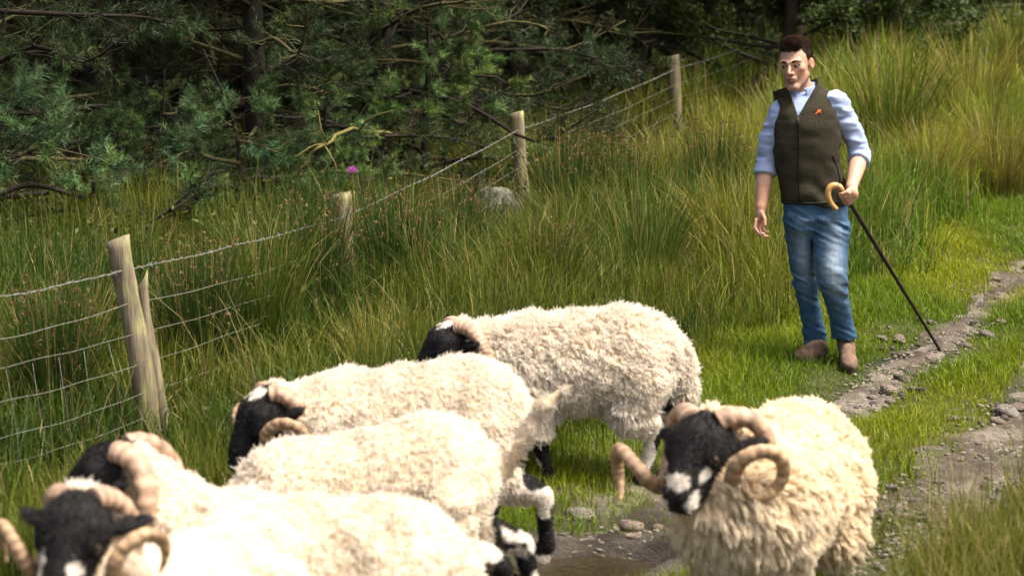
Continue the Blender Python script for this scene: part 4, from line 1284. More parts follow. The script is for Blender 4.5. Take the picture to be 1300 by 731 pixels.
TORSO = rows([(108, 1004, 1042, 0.03, 0.060), (114, 1000, 1050, 0.03, 0.075), (120, 990, 1060, 0.02, 0.090), (128, 981, 1063, 0.01, 0.102), (140, 976, 1064, 0.0, 0.115), (155, 975, 1064, -0.005, 0.124), (180, 978, 1066, -0.005, 0.124), (205, 982, 1068, 0, 0.118), (230, 987, 1073, 0, 0.118), (248, 991, 1076, 0, 0.122), (260, 993, 1078, 0, 0.124)])
HIPS = rows([(250, 996, 1074, 0.0, 0.108), (262, 995, 1075, 0.0, 0.112), (278, 995, 1076, 0.0, 0.116), (290, 998, 1075, 0.0, 0.100), (300, 1008, 1066, 0.0, 0.060)])
LEG_R = rows([(285, 996, 1033, 0.02, 0.100), (305, 998, 1032, 0.03, 0.094), (325, 1001, 1033, 0.04, 0.084), (345, 1005, 1035, 0.05, 0.074), (358, 1007, 1036, 0.055, 0.070), (375, 1011, 1038, 0.07, 0.064), (395, 1015, 1042, 0.09, 0.060), (415, 1019, 1046, 0.11, 0.058), (432, 1021, 1050, 0.12, 0.062), (447, 1020, 1053, 0.12, 0.070)])
LEG_L = rows([(285, 1036, 1077, -0.02, 0.100), (305, 1033, 1077, -0.05, 0.096), (325, 1033, 1076, -0.08, 0.086), (345, 1035, 1075, -0.10, 0.078), (358, 1038, 1076, -0.10, 0.072), (375, 1045, 1076, -0.07, 0.064), (395, 1051, 1080, -0.03, 0.060), (415, 1055, 1084, 0.01, 0.060), (428, 1056, 1087, 0.03, 0.066)])
shrink = lambda L_, k: (L_[0], L_[1], L_[2], [max(0.01, q - k) for q in L_[3]], [max(0.01, q - k) for q in L_[4]])

# joints
SR, ER, WR = M(986, 145, 0.0), M(973, 206, 0.04), M(966, 262, -0.05)
SL, EL, WL = M(1067, 131, 0.0), M(1092, 196, 0.03), M(1081, 238, -0.17)
HC = M(1010, 82, -0.03)                                           # middle of the head
NB = M(1019, 124, 0.03)
HR = rot(math.radians(-25), 0, 0) @ np.array(Matrix.Rotation(math.radians(7), 3, 'X')) @ np.array(Matrix.Rotation(math.radians(-5), 3, 'Y'))
HS = 1.06
def Hq(p): return ((p - HC.astype(np.float32)) @ HR.astype(np.float32)) / HS
def Hw(q): return HC + HR @ (np.asarray(q, float) * HS)

def head_sdf(q):
    a = q.copy(); a[:, 0] = np.abs(a[:, 0])
    d = ell(q, (0, 0.018, 0.040), (0.076, 0.096, 0.082))
    d = smin(d, ell(q, (0, -0.028, -0.020), (0.059, 0.066, 0.090)), 0.03)
    d = smin(d, rc(a, (0.048, 0.005, -0.052), (0.015, -0.074, -0.104), 0.018, 0.015), 0.025)
    d = smin(d, ell(q, (0, -0.080, -0.103), (0.024, 0.018, 0.016)), 0.02)
    d = smin(d, ell(a, (0.043, -0.057, -0.012), (0.020, 0.020, 0.018)), 0.02)
    d = smin(d, rc(a, (0.044, -0.074, 0.026), (0.010, -0.089, 0.021), 0.011, 0.011), 0.012)
    d = smax(d, -ell(a, (0.031, -0.101, 0.004), (0.019, 0.020, 0.0125)), 0.012)
    d = smin(d, rc(q, (0, -0.090, 0.014), (0, -0.119, -0.026), 0.0072, 0.0100), 0.008)
    d = smin(d, ell(a, (0.0125, -0.101, -0.031), (0.0085, 0.011, 0.0085)), 0.007)
    d = smin(d, ell(q, (0, -0.089, -0.060), (0.026, 0.014, 0.018)), 0.012)
    d = smin(d, rc(a, (0.020, -0.090, -0.058), (0.003, -0.1005, -0.0545), 0.004, 0.0058), 0.005)
    d = smin(d, rc(a, (0.017, -0.090, -0.064), (0.0, -0.099, -0.0695), 0.0045, 0.0070), 0.005)
    d = smax(d, -rc(a, (0.024, -0.096, -0.0605), (0.0, -0.110, -0.0615), 0.0022, 0.0028), 0.003)
    # upper lids
    d = smin(d, rc(a, (0.018, -0.0880, 0.0118), (0.046, -0.078, 0.0098), 0.0050, 0.0048), 0.006)
    d = smin(d, rc(a, (0.018, -0.0845, -0.0080), (0.045, -0.0745, -0.0068), 0.0034, 0.0034), 0.006)
    # ears
    er = np.array(Matrix.Rotation(math.radians(-22), 3, 'Z'), np.float32)
    b = (a - np.array((0.079, 0.012, -0.004), np.float32)) @ er
    e = ell(b, (0, 0, 0), (0.009, 0.018, 0.030))
    e = smax(e, -ell(b, (0.010, -0.002, 0.003), (0.007, 0.010, 0.017)), 0.004)
    d = smin(d, e, 0.008)
    return d * HS

def finger(p, pts, r0, r1):
    return chain(p, pts, np.linspace(r0, r1, len(pts)))
# relaxed right hand: palm hangs from the wrist, fingers curl towards the right of the picture
hx = M(966, 264, -0.05)
RH = lambda px, py, dy: M(px, py, dy - 0.05)
R_fingers = [
    ([RH(960, 279, -0.025), RH(958, 289, -0.035), RH(963, 296, -0.045), RH(970, 297, -0.04)], 0.0098, 0.0075),
    ([RH(962, 281, -0.008), RH(960, 292, -0.015), RH(965, 299, -0.025), RH(973, 300, -0.02)], 0.0100, 0.0078),
    ([RH(965, 281, 0.010), RH(964, 292, 0.006), RH(968, 299, 0.0), RH(975, 300, 0.002)], 0.0095, 0.0075),
    ([RH(968, 279, 0.026), RH(968, 288, 0.026), RH(971, 294, 0.022), RH(976, 295, 0.022)], 0.0085, 0.0068),
    ([RH(967, 270, -0.028), RH(971, 278, -0.048), RH(971, 286, -0.058)], 0.0125, 0.0085)]
# crook: shaft passes through the left fist
TIP = G(1197, 438) - MO; TIP[2] = float(ground_z(TIP[0] + MO[0], TIP[1] + MO[1])) - MO[2] - 0.01
GRIP = M(1074, 250, -0.215)
AX = (GRIP - TIP); AX /= np.linalg.norm(AX)
LH = lambda px, py, dy: M(px, py, -0.215 + dy)
camr = np.array((1.0, 0, 0))
fx = np.cross(AX, np.array((0, 1.0, 0))); fx /= np.linalg.norm(fx); fy = np.cross(AX, fx)
if fy[1] > 0: fy = -fy                       # fy points to the camera
if fx[0] < 0: fx = -fx
def grip_pt(s, ang, rad=0.024):
    """point round the shaft: s metres up the shaft from the grip, ang 0 = picture right, 90 = towards camera"""
    return GRIP + AX * s + rad * (math.cos(math.radians(ang)) * fx + math.sin(math.radians(ang)) * fy)
L_fingers = []
for k, s in enumerate((0.030, 0.010, -0.010, -0.029)):
    rr = 0.0100 - 0.0006 * k
    L_fingers.append(([grip_pt(s + 0.004, 55, 0.036), grip_pt(s, 105, 0.029), grip_pt(s - 0.003, 165, 0.024), grip_pt(s - 0.004, 225, 0.022)], rr, rr * 0.85))
L_fingers.append(([grip_pt(0.030, 10, 0.034), grip_pt(0.048, 60, 0.030), grip_pt(0.052, 115, 0.026)], 0.0125, 0.0095))
L_palm = [grip_pt(0.025, 20, 0.036), grip_pt(-0.024, 18, 0.034)]

def body_sdf(p):
    q = Hq(p)
    d = head_sdf(q)
    d = smin(d, rc(p, Hw((0, 0.022, -0.045)), NB, 0.052, 0.060), 0.025)
    d = smin(d, zloft(p, *shrink(TORSO, 0.030), 2.2), 0.03)
    d = smin(d, zloft(p, *shrink(HIPS, 0.022), 2.2), 0.03)
    d = smin(d, zloft(p, *shrink(LEG_R, 0.022), 2.0), 0.02)
    d = smin(d, zloft(p, *shrink(LEG_L, 0.022), 2.0), 0.02)
    d = smin(d, chain(p, [SR + (0.03, 0, 0), ER], (0.052, 0.040)), 0.03)
    d = smin(d, chain(p, [ER, ER * 0.6 + WR * 0.4, WR], (0.040, 0.043, 0.0285)), 0.015)
    d = smin(d, chain(p, [SL - (0.03, 0, 0), EL], (0.052, 0.042)), 0.03)
    d = smin(d, chain(p, [EL, EL * 0.6 + WL * 0.4, WL], (0.042, 0.045, 0.030)), 0.015)
    # right palm and fingers
    pr = ell(p, RH(964.5, 273, 0.0), (0.021, 0.036, 0.044))
    pr = smin(pr, rc(p, WR, RH(965, 272, 0), 0.026, 0.026), 0.015)
    for f_, r0, r1 in R_fingers: pr = smin(pr, finger(p, f_, r0, r1), 0.005)
    d = smin(d, pr, 0.012)
    pl = rc(p, L_palm[0], L_palm[1], 0.023, 0.020)
    pl = smin(pl, rc(p, WL, 0.5 * (L_palm[0] + L_palm[1]) + 0.008 * fx, 0.028, 0.024), 0.02)
    for f_, r0, r1 in L_fingers: pl = smin(pl, finger(p, f_, r0, r1), 0.004)
    d = smin(d, pl, 0.012)
    return d
V, Q = nets(body_sdf, (-0.42, -0.36, 0.0), (0.36, 0.25, 1.92), 0.0042)
V = relax(V, Q, 1, 0.3)
q = Hq(V.astype(np.float32)).astype(float)
aq = np.abs(q[:, 0])
skin = np.array((0.56, 0.32, 0.225))
C = np.broadcast_to(skin, V.shape).copy() * (1 + 0.05 * vnoise(V * 40, 5)[:, None])
inhead = (np.linalg.norm(q, axis=1) < 0.2)
def blend(C, w, c):
    w = np.clip(w, 0, 1)[:, None]; return C * (1 - w) + np.asarray(c) * w
st = inhead * smooth(0.0, 0.5, 1 - ((q[:, 1] + 0.055) / 0.075) ** 2 - ((q[:, 2] + 0.085) / 0.05) ** 2) * (1 - smooth(0.0, 0.3, 1 - (aq / 0.03) ** 2 - ((q[:, 2] + 0.045) / 0.012) ** 2))
C = blend(C, 0.55 * st, (0.235, 0.135, 0.095))
ck = inhead * np.exp(-((aq - 0.042) / 0.02) ** 2 - ((q[:, 2] + 0.022) / 0.022) ** 2) * (q[:, 1] < -0.03)
C = blend(C, 0.45 * ck, (0.52, 0.20, 0.14))
lips = inhead * smooth(0, 0.4, 1 - (aq / 0.024) ** 2 - ((q[:, 2] + 0.062) / 0.013) ** 2) * (q[:, 1] < -0.085)
C = blend(C, 0.75 * lips, (0.36, 0.13, 0.11))
mouth = inhead * smooth(0, 0.5, 1 - (aq / 0.021) ** 2 - ((q[:, 2] + 0.0612) / 0.0032) ** 2) * (q[:, 1] < -0.08)
C = blend(C, 0.8 * mouth, (0.10, 0.03, 0.03))
er_ = inhead * smooth(0.070, 0.080, aq)
C = blend(C, 0.4 * er_, (0.55, 0.22, 0.16))
ns = inhead * np.exp(-(aq / 0.016) ** 2 - ((q[:, 2] + 0.026) / 0.014) ** 2) * (q[:, 1] < -0.1)
C = blend(C, 0.35 * ns, (0.55, 0.22, 0.15))
hand = (V[:, 2] < 0.98) & (np.abs(V[:, 0]) > 0.15)
C = blend(C, 0.25 * hand, (0.50, 0.23, 0.155))
M_human = mat_surface('skin', None, 0.5, 90, 0.08, 0.0006, 300, spec=0.35, sss=0.12)
body = mk_obj('body', mesh_np('body', V, Q, C), M_human, man)

# eyes, brows
M_eyew = mat_surface('eye_white', (0.27, 0.24, 0.22), 0.35); M_iris = mat_surface('iris', (0.035, 0.022, 0.014), 0.15, spec=0.6)
def ball(c, r, name, mat, parent, sx=(1, 1, 1)):
    b_ = _bm.new(); _bm.ops.create_uvsphere(b_, u_segments=16, v_segments=12, radius=r)
    ev = np.array([q_.co[:] for q_ in b_.verts]) * np.array(sx); ef = [[q_.index for q_ in t_.verts] for t_ in b_.faces]; b_.free()
    ev = (HR @ ev.T).T + c
    me = bpy.data.meshes.new(name); me.from_pydata(ev.tolist(), [], ef); me.polygons.foreach_set('use_smooth', [True] * len(ef))
    return mk_obj(name, me, mat, parent)
for s in (1, -1):
    e = ball(Hw((0.031 * s, -0.0762, 0.0015)), 0.0125 * HS, 'eyeball', M_eyew, man)
    ball(Hw((0.031 * s - 0.0035, -0.0832, 0.0015)), 0.0080 * HS, 'iris', M_iris, e)

# hair: short cap with a brushed-up front, and strands over it
def hair_sdf(p):
    q = Hq(p)
    d = ell(q, (0, 0.022, 0.044), (0.0790, 0.0980, 0.085))
    d = smin(d, ell(q, (-0.004, -0.040, 0.102), (0.050, 0.050, 0.031)), 0.025)          # quiff
    face = np.maximum(q[:, 1] - (-0.030 + 0.45 * np.maximum(0, q[:, 2] - 0.058) * -3.0), -(q[:, 2] - 0.078) - 0.0)
    cut = np.minimum(0.072 + 0.006 * np.sin(q[:, 0] * 130 + 1) * np.sin(q[:, 0] * 57) + 5.0 * q[:, 0] ** 2 * (np.abs(q[:, 0]) < 0.05) - q[:, 2] + 0.0125 * (np.abs(q[:, 0]) >= 0.05), -(q[:, 1] + 0.030 + 0.3 * (q[:, 2] - 0.04)))                              # below hairline and in front
    d = smax(d, cut, 0.008)
    side = np.minimum(0.012 - q[:, 2] + 0.5 * np.minimum(q[:, 1], 0.0) * 0 , 0.030 - q[:, 1])   # sideburn level ahead of the ear
    d = smax(d, np.minimum(0.000 - q[:, 2], 0.018 - q[:, 1]), 0.006)
    d = smax(d, -0.060 - q[:, 2], 0.006)                                               # nape
    d = d * HS + 0.0025 * np.sin(q[:, 0] * 420 + 9 * np.sin(q[:, 1] * 60)) * smooth(0.05, 0.1, q[:, 2])
    return d
V, Q = nets(hair_sdf, HC - 0.17, HC + 0.19, 0.0040)
V = relax(V, Q, 1, 0.3)
M_hairm = mat_surface('hair_base', (0.020, 0.0125, 0.009), 0.6, 200, 0.4, 0.002, 300, spec=0.4)
hair = mk_obj('hair', mesh_np('hair', V, Q), M_hairm, man)
Vn, fa, fn = vnormals(V, Q)
r = np.random.default_rng(44)
n = 9000
pk = r.choice(len(Q), n, p=fa / fa.sum()); a = V[Q[pk]].mean(1) + r.normal(0, 0.0015, (n, 3)); nn = Vn[Q[pk, 0]]
q = Hq(a.astype(np.float32)).astype(float)
top = smooth(0.06, 0.105, q[:, 2])[:, None]
ok = np.concatenate([np.arange(n)])
dl = np.stack([0.35 + 0 * q[:, 0], 0.75 + 0 * q[:, 0], 0.35 * np.ones(n)], 1) * top + (1 - top) * np.stack([0 * q[:, 0], 0.35 + 0 * q[:, 0], -0.8 * np.ones(n)], 1)
front = (smooth(-0.03, -0.08, q[:, 1])[:, None]) * top
dl = dl * (1 - front) + front * np.array((0.75, 0.15, 0.65))
dw_ = (HR @ dl.T).T + nn * 0.18 + r.normal(0, 0.12, (n, 3)); dw_ /= np.linalg.norm(dw_, axis=1)[:, None]
Ls = (0.007 + 0.020 * top + 0.010 * front) * r.uniform(0.6, 1.2, (n, 1))
t = np.linspace(0, 1, 4)
pts = a[:, None] + dw_[:, None] * Ls[:, None] * t[None, :, None]
pts[:, 3] -= nn * Ls * 0.2
rad = np.array((0.0009, 0.0009, 0.0007, 0.0003))[None] * np.ones((n, 1))
M_hair = mat_hair('hair_strands', (0.022, 0.013, 0.009), (0.070, 0.042, 0.027))
strands('hair_strands', pts, rad, M_hair, hair, np.where(r.uniform(0, 1, n) < 0.12, 1.9, r.uniform(0.35, 1.1, n)))
n = 260
for s in (1, -1):
    u = r.uniform(0, 1, n)
    bx_ = 0.011 + 0.037 * u; bz = 0.0225 + 0.0055 * np.sin(u * 2.6) - 0.004 * u + r.normal(0, 0.0017, n); by = -0.0985 + 0.022 * u ** 1.6
    a = np.array([Hw((s * bx_[i], by[i], bz[i])) for i in range(n)])
    d_ = np.array([HR @ np.array((s * 0.9, 0.2, 0.25)) for i in range(n)]) + r.normal(0, 0.2, (n, 3))
    pts = a[:, None] + d_[:, None] * (0.008 * r.uniform(0.6, 1.2, (n, 1, 1))) * np.linspace(0, 1, 3)[None, :, None]
    strands('eyebrow', pts, np.array((0.0009, 0.0008, 0.0004))[None] * np.ones((n, 1)), M_hair, man, r.uniform(0.5, 1.0, n))

# shirt: sleeves, yoke and collar
CUT_T = 0.024
def shirt_sdf(p):
    fold = 0.004 * vnoise(p * np.array((22, 22, 34.0)), 12) + 0.003 * vnoise(p * np.array((14, 14, 60.0)), 13)
    d = zloft(p, *shrink(TORSO, 0.014), 2.3)
    for (S, E, W, sx, end) in ((SR, ER, WR, 1, 0.30), (SL, EL, WL, -1, 0.24)):
        cuff = E * (1 - end) + W * end
        s = chain(p, [S + np.array((0.035 * sx, 0, 0.0)), S * 0.5 + E * 0.5, E], (0.071, 0.063, 0.055))
        s = smin(s, rc(p, E, cuff, 0.055, 0.054), 0.02)
        ax = (W - E) / np.linalg.norm(W - E)
        s = s + fold * 2.2
        s = smax(s, (p - cuff.astype(np.float32)) @ ax.astype(np.float32), 0.006)
        # rolled cuff
        c0 = cuff - ax * 0.052; c1 = cuff - ax * 0.004
        ring = rc(p, c0, c1, 0.0605, 0.0605) + 0.4 * fold
        tt = (p - c0.astype(np.float32)) @ ax.astype(np.float32)
        ring = smax(ring, np.maximum(-tt - 0.002, tt - 0.048), 0.006)
        s = smin(s, ring, 0.004)
        d = smin(d, s, 0.02)
    # collar stand
    ctop = Hw((0, 0.035, -0.062)); cb = NB + np.array((0, 0.0, -0.02))
    ring = np.abs(rc(p, ctop, cb, 0.066, 0.074)) - 0.0035
    axc = (ctop - cb) / np.linalg.norm(ctop - cb)
    t_ = (p - cb.astype(np.float32)) @ axc.astype(np.float32)
    ring = smax(ring, np.maximum(t_ - 0.085, -t_ - 0.01), 0.004)
    fq = (p - cb.astype(np.float32)) @ HRt.astype(np.float32)
    ring = smax(ring, -(np.maximum(np.abs(fq[:, 0]) - 0.010 - 0.55 * np.maximum(t_ + 0.01, 0), fq[:, 1])), 0.005)
    tt2 = 0.088 - t_
    leaf = np.abs(rc(p, ctop + axc * 0.02, cb - axc * 0.05, 0.070, 0.096)) - 0.004
    leaf = smax(leaf, np.maximum(t_ - 0.088, 0.028 - t_ + 0.25 * np.maximum(np.abs(fq[:, 0]) - 0.045, -0.03)), 0.004)
    leaf = smax(leaf, -(np.maximum(np.abs(fq[:, 0]) - 0.010 - 0.42 * np.maximum(tt2, 0), fq[:, 1] + 0.02)), 0.004)
    d = smin(d, ring, 0.008)
    return np.minimum(d, leaf)
HRt = rot(math.radians(-14), 0, 0)
V, Q = nets(shirt_sdf, (-0.42, -0.28, 0.88), (0.42, 0.30, 1.72), 0.0055)
V = relax(V, Q, 1, 0.3)
zz = V
M_shirt, nt, out = new_mat('shirt_cotton')
tc = N(nt, 'ShaderNodeTexCoord'); 
w1 = N(nt, 'ShaderNodeTexNoise'); w1.inputs['Scale'].default_value = 240; w1.inputs['Detail'].default_value = 2
nt.links.new(tc.outputs['Object'], w1.inputs['Vector'])
cr = N(nt, 'ShaderNodeMix', data_type='RGBA'); cr.inputs[6].default_value = (0.22, 0.31, 0.57, 1); cr.inputs[7].default_value = (0.47, 0.56, 0.75, 1)
nt.links.new(w1.outputs['Fac'], cr.inputs[0])
b = N(nt, 'ShaderNodeBsdfPrincipled'); b.inputs['Roughness'].default_value = 0.85; b.inputs['Specular IOR Level'].default_value = 0.15
nt.links.new(cr.outputs[2], b.inputs['Base Color']); nt.links.new(b.outputs[0], out.inputs[0])
shirt = mk_obj('shirt', mesh_np('shirt', V, Q), M_shirt, man)

# gilet
ZV = M(1013, 148, -0.12)
def vest_sdf(p):
    fold = 0.0060 * vnoise(p * np.array((9, 9, 14.0)), 15) + 0.0035 * vnoise(p * np.array((20, 20, 26.0)) + 3, 16)
    low = smooth(1.15, 0.92, p[:, 2])
    fold = fold + low * 0.005 * np.sin(p[:, 2] * 55 + 9 * p[:, 0] + 2 * np.sin(p[:, 0] * 20)) * smooth(-0.15, 0.1, -np.abs(p[:, 0] + 0.02) + 0.1)
    d = zloft(p, *TORSO, 2.35) + fold
    # standing collar
    cb = M(1017, 131, 0.015); ctop = cb + np.array((-0.030, 0.012, 0.095))
    ax = (ctop - cb) / np.linalg.norm(ctop - cb)
    t_ = (p - cb.astype(np.float32)) @ ax.astype(np.float32)
    ring = np.abs(rc(p, cb - ax * 0.05, ctop + ax * 0.05, 0.100, 0.128)) - 0.006
    ring = smax(ring, np.maximum(t_ - 0.102, -t_ - 0.02), 0.006)
    d = smin(d, ring, 0.015)
    # neck hole and open V at the front
    d = smax(d, -rc(p, cb - ax * 0.02, ctop + ax * 0.1, 0.084, 0.108), 0.008)
    v = p - ZV.astype(np.float32)
    vq = v @ HRt.astype(np.float32)
    opening = np.maximum(np.abs(vq[:, 0] - 0.06 * v[:, 2]) - 0.46 * np.maximum(v[:, 2], 0), np.maximum(v[:, 1] - 0.09, -v[:, 2]))
    d = smax(d, -opening, 0.005)
    # arm holes
    for S, E, sx in ((SR, ER, 1), (SL, EL, -1)):
        dirn = (E - S) / np.linalg.norm(E - S)
        s = rc(p, S + np.array((0.002 * sx, 0, 0.0)), E, 0.078, 0.070)
        d = smax(d, -s, 0.006)
    return d
V, Q = nets(vest_sdf, (-0.34, -0.24, 0.82), (0.30, 0.26, 1.66), 0.0048)
V = relax(V, Q, 1, 0.4)
M_vest = mat_surface('fleece_fabric', (0.040, 0.036, 0.024), 0.95, 90, 0.25, 0.003, 240, spec=0.1)
vest_me = mesh_np('gilet', V, Q)
vest = mk_obj('gilet', vest_me, M_vest, man)
bvh_v = BVHTree.FromPolygons([tuple(x) for x in V], [tuple(int(i) for i in f_) for f_ in Q])
def on_vest(px, py, lift=0.003, tree=bvh_v):
    o_ = Vector((0, 0, CAMH)) - Vector(MO); d_ = ray(px, py).normalized()
    hit = tree.ray_cast(o_, d_)
    if hit[0] is None: return None
    return np.array(hit[0] - d_ * lift)
def strip(name, pix, width, mat, c, parent, lift=0.0025, tree=bvh_v):
    pts = [on_vest(x, y, lift, tree) for x, y in pix]; pts = [q_ for q_ in pts if q_ is not None]
    pts = np.array(pts)
    mb = MB(); V_, Q_, T_ = tube(pts, width, 8, flat=0.5); mb.add(V_, Q_, T_, c)
    return mk_obj(name, mb.mesh(name), mat, parent)
M_trim = mat_surface('dark_trim', None, 0.6)
zp_ = [(1013.3 + 0.02 * (y - 148) + 0.6 * math.sin(y * 0.05), y) for y in np.linspace(149, 257, 40)]
zipp = strip('zip', zp_, 0.0055, M_trim, (0.012, 0.011, 0.012), vest)
strip('zip_pull', [(1013, 150), (1013, 154), (1013, 158)], 0.006, M_trim, (0.10, 0.08, 0.06), vest, 0.006)
strip('pocket_zip', [(1057 + 10 * t_ + 2.0 * math.sin(t_ * 3.1), 198 + 37 * t_) for t_ in np.linspace(0, 1, 20)], 0.0036, M_trim, (0.014, 0.010, 0.012), vest)
strip('hem', [(x, 257 + 2.0 * math.sin((x - 994) / 82 * 3.1) - (x - 994) * 0.03) for x in np.linspace(995, 1074, 40)], 0.006, M_trim, (0.022, 0.020, 0.015), vest)
# small orange embroidered mark on the chest: a low running shape with a raised head
emb = [(1038.8 + 0.8 * (ex - 1038.8), 142 + 0.8 * (ey - 142)) for ex, ey in [(1033.0, 145.6), (1036.2, 143.2), (1037.4, 140.4), (1039.0, 138.4), (1041.0, 138.2), (1043.6, 139.0), (1042.8, 141.4), (1044.2, 144.2), (1041.8, 143.8), (1040.4, 142.6), (1037.8, 144.4), (1035.2, 146.0)]]
ep = [on_vest(x, y, 0.0025) for x, y in emb]; ec = on_vest(1039.6, 141.6, 0.004)
if all(q_ is not None for q_ in ep) and ec is not None:
    mb = MB(); mb.add(np.array(ep + [ec]), None, [(len(ep), i, (i + 1) % len(ep)) for i in range(len(ep))], (0.62, 0.115, 0.02))
    mk_obj('emblem', mb.mesh('emblem'), mat_surface('orange_thread', None, 0.7, 300, 0.3), vest, label='small orange embroidered emblem')
# shirt collar leaves and placket seen in the open neck
bvh_s = BVHTree.FromPolygons([tuple(x) for x in zz], [tuple(int(i) for i in f_) for f_ in Q]) if False else BVHTree.FromPolygons([v_.co[:] for v_ in shirt.data.vertices], [tuple(p_.vertices) for p_ in shirt.data.polygons])
def patch(name, pix, lift, mat, parent, tree, bulge=0.004):
    pts = [on_vest(x, y, lift, tree) for x, y in pix]
    if any(q_ is None for q_ in pts): return None
    pts = np.array(pts); c = pts.mean(0); c = c + (np.array((0, -1, 0.2))) * bulge
    back = pts + np.array((0, 0.006, 0))
    n_ = len(pts)
    mb = MB(); mb.add(np.concatenate([pts, [c], back]), [(i, (i + 1) % n_, n_ + 1 + (i + 1) % n_, n_ + 1 + i) for i in range(n_)], [(n_, (i + 1) % n_, i) for i in range(n_)], (.5, .5, .5))
    return mk_obj(name, mb.mesh(name, False), mat, parent)
patch('collar', [(1000, 113), (1001, 122), (1006, 131), (1011, 124), (1006, 117)], 0.012, M_shirt, shirt, bvh_s)
patch('collar', [(1033, 102), (1031, 113), (1022, 127), (1017, 121), (1022, 113)], 0.012, M_shirt, shirt, bvh_s)

# jeans
def jeans_sdf(p):
    z = p[:, 2]
    def wr(zc, w): return np.exp(-((z - zc) / w) ** 2)
    amp = 0.0024 + 0.009 * wr(M(1030, 440)[2], 0.10) + 0.007 * wr(M(1040, 360)[2], 0.08) + 0.007 * wr(M(1030, 290)[2], 0.06)
    nz_ = vnoise(p * np.array((9, 9, 30.0)) + np.stack([0 * z, 0 * z, p[:, 0] * 14], 1), 17)
    fold = amp * (1 - 2 * np.abs(nz_)) + 0.0015 * vnoise(p * np.array((30, 30, 60.0)), 18)
    d = zloft(p, *HIPS, 2.3)
    a = zloft(p, *LEG_R, 2.1); b = zloft(p, *LEG_L, 2.1)
    d = np.minimum(smin(d, a, 0.03), smin(d, b, 0.03))
    d = np.minimum(d, np.minimum(a, b))
    return d - fold
V, Q = nets(jeans_sdf, (-0.34, -0.32, 0.02), (0.34, 0.32, 1.0), 0.0055)
V = relax(V, Q, 1, 0.3)
# denim: indigo, worn pale along the fronts of the thighs and at the knees
kz = M(1040, 350)[2]; tz = M(1040, 300)[2]
lx = np.interp(V[:, 2], *[np.array(LEG_L[i])[np.argsort(LEG_L[0])] for i in (0, 1)]); rx = np.interp(V[:, 2], *[np.array(LEG_R[i])[np.argsort(LEG_R[0])] for i in (0, 1)])
isl = V[:, 0] > (lx + rx) / 2
cxx = np.where(isl, lx, rx)
fr = np.exp(-((V[:, 0] - cxx) / 0.045) ** 2) * np.exp(-((V[:, 2] - (tz * 0.5 + kz * 0.5)) / 0.17) ** 2) * (V[:, 1] < np.where(isl, -0.04, 0.02))
crs = vnoise(V * np.array((9, 9, 75.0)) + np.stack([0 * V[:, 0], 0 * V[:, 0], 25 * V[:, 0]], 1), 23) * 0.55 + vnoise(V * np.array((110, 110, 16.0)), 24) * 0.35
w = np.clip(fr * np.where(isl, 1.0, 0.55) * (0.85 + 0.45 * crs) + 0.20 * np.clip(crs, 0, 1), 0, 1)[:, None]
C = np.array((0.036, 0.092, 0.178)) * (1 - w) + w * np.array((0.40, 0.50, 0.60))
M_denim = mat_surface('denim', None, 0.85, 260, 0.22, 0.0012, 400, spec=0.15)
jeans = mk_obj('jeans', mesh_np('jeans', V, Q, C), M_denim, man)

# boots
def boot(name, ank, heel, toe, lab):
    ank, heel, toe = (np.asarray(q_, float) for q_ in (ank, heel, toe))
    f_ = toe - heel; Ln = np.linalg.norm(f_); f_ = f_ / Ln
    s_ = np.cross(f_, np.array((0, 0, 1.0))); s_ /= np.linalg.norm(s_); u_ = np.cross(s_, f_)
    B = np.stack([f_, s_, u_], 1)
    la = (ank - heel) @ B
    def fb(p):
        q = (p - heel.astype(np.float32)) @ B.astype(np.float32)
        d = rc(q, (0.03, 0, 0.052), (Ln - 0.055, 0, 0.040), 0.040, 0.038)
        d = smin(d, ell(q, (Ln - 0.055, 0, 0.034), (0.065, 0.046, 0.036)), 0.02)
        d = smin(d, rc(q, (0.045, 0, 0.05), la, 0.042, 0.046), 0.03)
        d = smin(d, rc(q, (0.06, 0, 0.08), (Ln * 0.55, 0, 0.055), 0.036, 0.030), 0.025)
        d = smax(d, 0.012 - q[:, 2], 0.004)
        d = d + 0.0025 * vnoise(q * np.array((40, 40, 50.0)), 33)
        sole = smax(np.abs(q[:, 2] - 0.006) - 0.010, smin(ell(q, (Ln * 0.68, 0, 0.006), (Ln * 0.36, 0.052, 0.3)), ell(q, (0.055, 0, 0.006), (0.065, 0.042, 0.3)), 0.03), 0.004)
        return np.minimum(d, sole), sole
    V, Q = nets(lambda p: fb(p)[0], np.minimum(np.minimum(heel, toe), ank) - 0.09, np.maximum(np.maximum(heel, toe), ank) + 0.10, 0.0055)
    so = fb(V.astype(np.float32))[1]
    q = (V - heel) @ B
    C = np.where((so < 0.003)[:, None], np.array((0.035, 0.028, 0.022)), np.array((0.155, 0.105, 0.072)) * (1 + 0.25 * vnoise(V * 45, 34)[:, None]))
    o_ = mk_obj(name, mesh_np(name, V, Q, C), M_boot, man)
    mb = MB()                                                     # laces
    for k in range(5):
        x = Ln * 0.42 - 0.02 * k * 1.0; zt = 0.098 + 0.014 * k
        a_ = heel + B @ np.array((x + 0.005, -0.024, zt - 0.012)); b_ = heel + B @ np.array((x, 0.024, zt - 0.012)); m_ = heel + B @ np.array((x + 0.004, 0, zt))
        mb.add(*tube(spline([a_, m_, b_], 8), 0.0028, 5), c=(0.05, 0.04, 0.03))
    mk_obj('lace', mb.mesh('lace'), M_boot, o_)
    return o_
M_boot = mat_surface('suede', None, 0.9, 30, 0.25, 0.002, 200, spec=0.15)
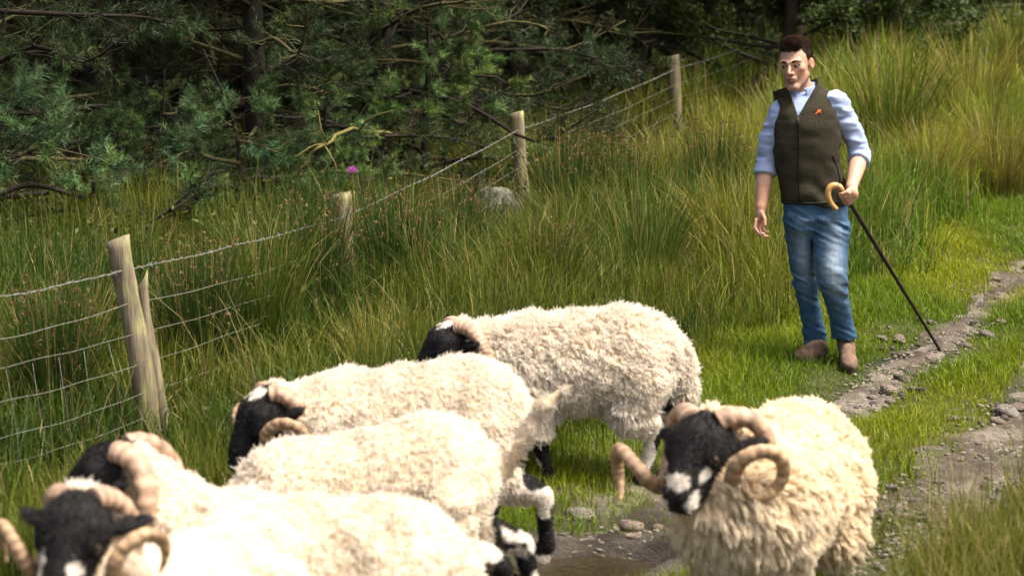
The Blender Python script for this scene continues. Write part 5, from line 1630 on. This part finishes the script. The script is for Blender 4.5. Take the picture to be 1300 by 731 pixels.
gz = lambda p: float(ground_z(p[0] + MO[0], p[1] + MO[1])) - MO[2]
hR = M(1046, 452, 0.12); tR = M(1012, 462, -0.02); hR[2] = gz(hR) + 0.012; tR[2] = gz(tR) + 0.012
boot('boot', M(1038, 441, 0.095), hR, tR, '')
hL = M(1073, 452, 0.085); tL = M(1079, 470, -0.165); hL[2] = gz(hL) + 0.045; tL[2] = gz(tL) + 0.012
boot('boot', M(1071, 424, 0.05), hL, tL, '')

# ------------------------------------------------------------------ the shepherd's crook in his hand
crook = mk_empty('crook', TIP + MO, 0, label='dark wooden shepherd\'s crook with curved horn handle held by the man', category='crook')
top_s = GRIP + AX * 0.055
loc = lambda pts: [np.asarray(q_) - TIP for q_ in pts]
mb = MB(); mb.add(*tube(np.linspace(0, 1, 14)[:, None] * (top_s - TIP)[None], np.linspace(0.0085, 0.0125, 14), 10), c=(0.022, 0.014, 0.010)); mk_obj('shaft', mb.mesh('shaft'), mat_surface('dark_stick', None, 0.45, 40, 0.4), crook)
mb = MB(); mb.add(*tube(np.linspace(0, 1, 3)[:, None] * (AX * 0.05)[None], 0.0105, 10), c=(0.03, 0.028, 0.026)); mk_obj('ferrule', mb.mesh('ferrule'), mat_surface('ferrule', None, 0.5), crook)
hp = [top_s - AX * 0.005, top_s + AX * 0.02, M(1063.5, 236.5, -0.235), M(1057, 236, -0.24), M(1052, 241, -0.243), M(1051.5, 249, -0.245), M(1054.5, 257, -0.247), M(1059.5, 263, -0.25), M(1062.5, 266.5, -0.255)]
hp = spline(loc(hp), 44)
mb = MB(); V_, Q_, T_ = tube(hp, np.concatenate([np.linspace(0.0135, 0.0185, 14), np.linspace(0.0185, 0.0125, 26), np.linspace(0.0135, 0.012, 4)]), 12)
mb.add(V_, Q_, T_, np.array((0.52, 0.30, 0.10)) * (1 + 0.2 * vnoise(V_ * 40, 3)[:, None])); mk_obj('handle', mb.mesh('handle'), mat_surface('polished_horn', None, 0.3, 30, 0.2, spec=0.5), crook)
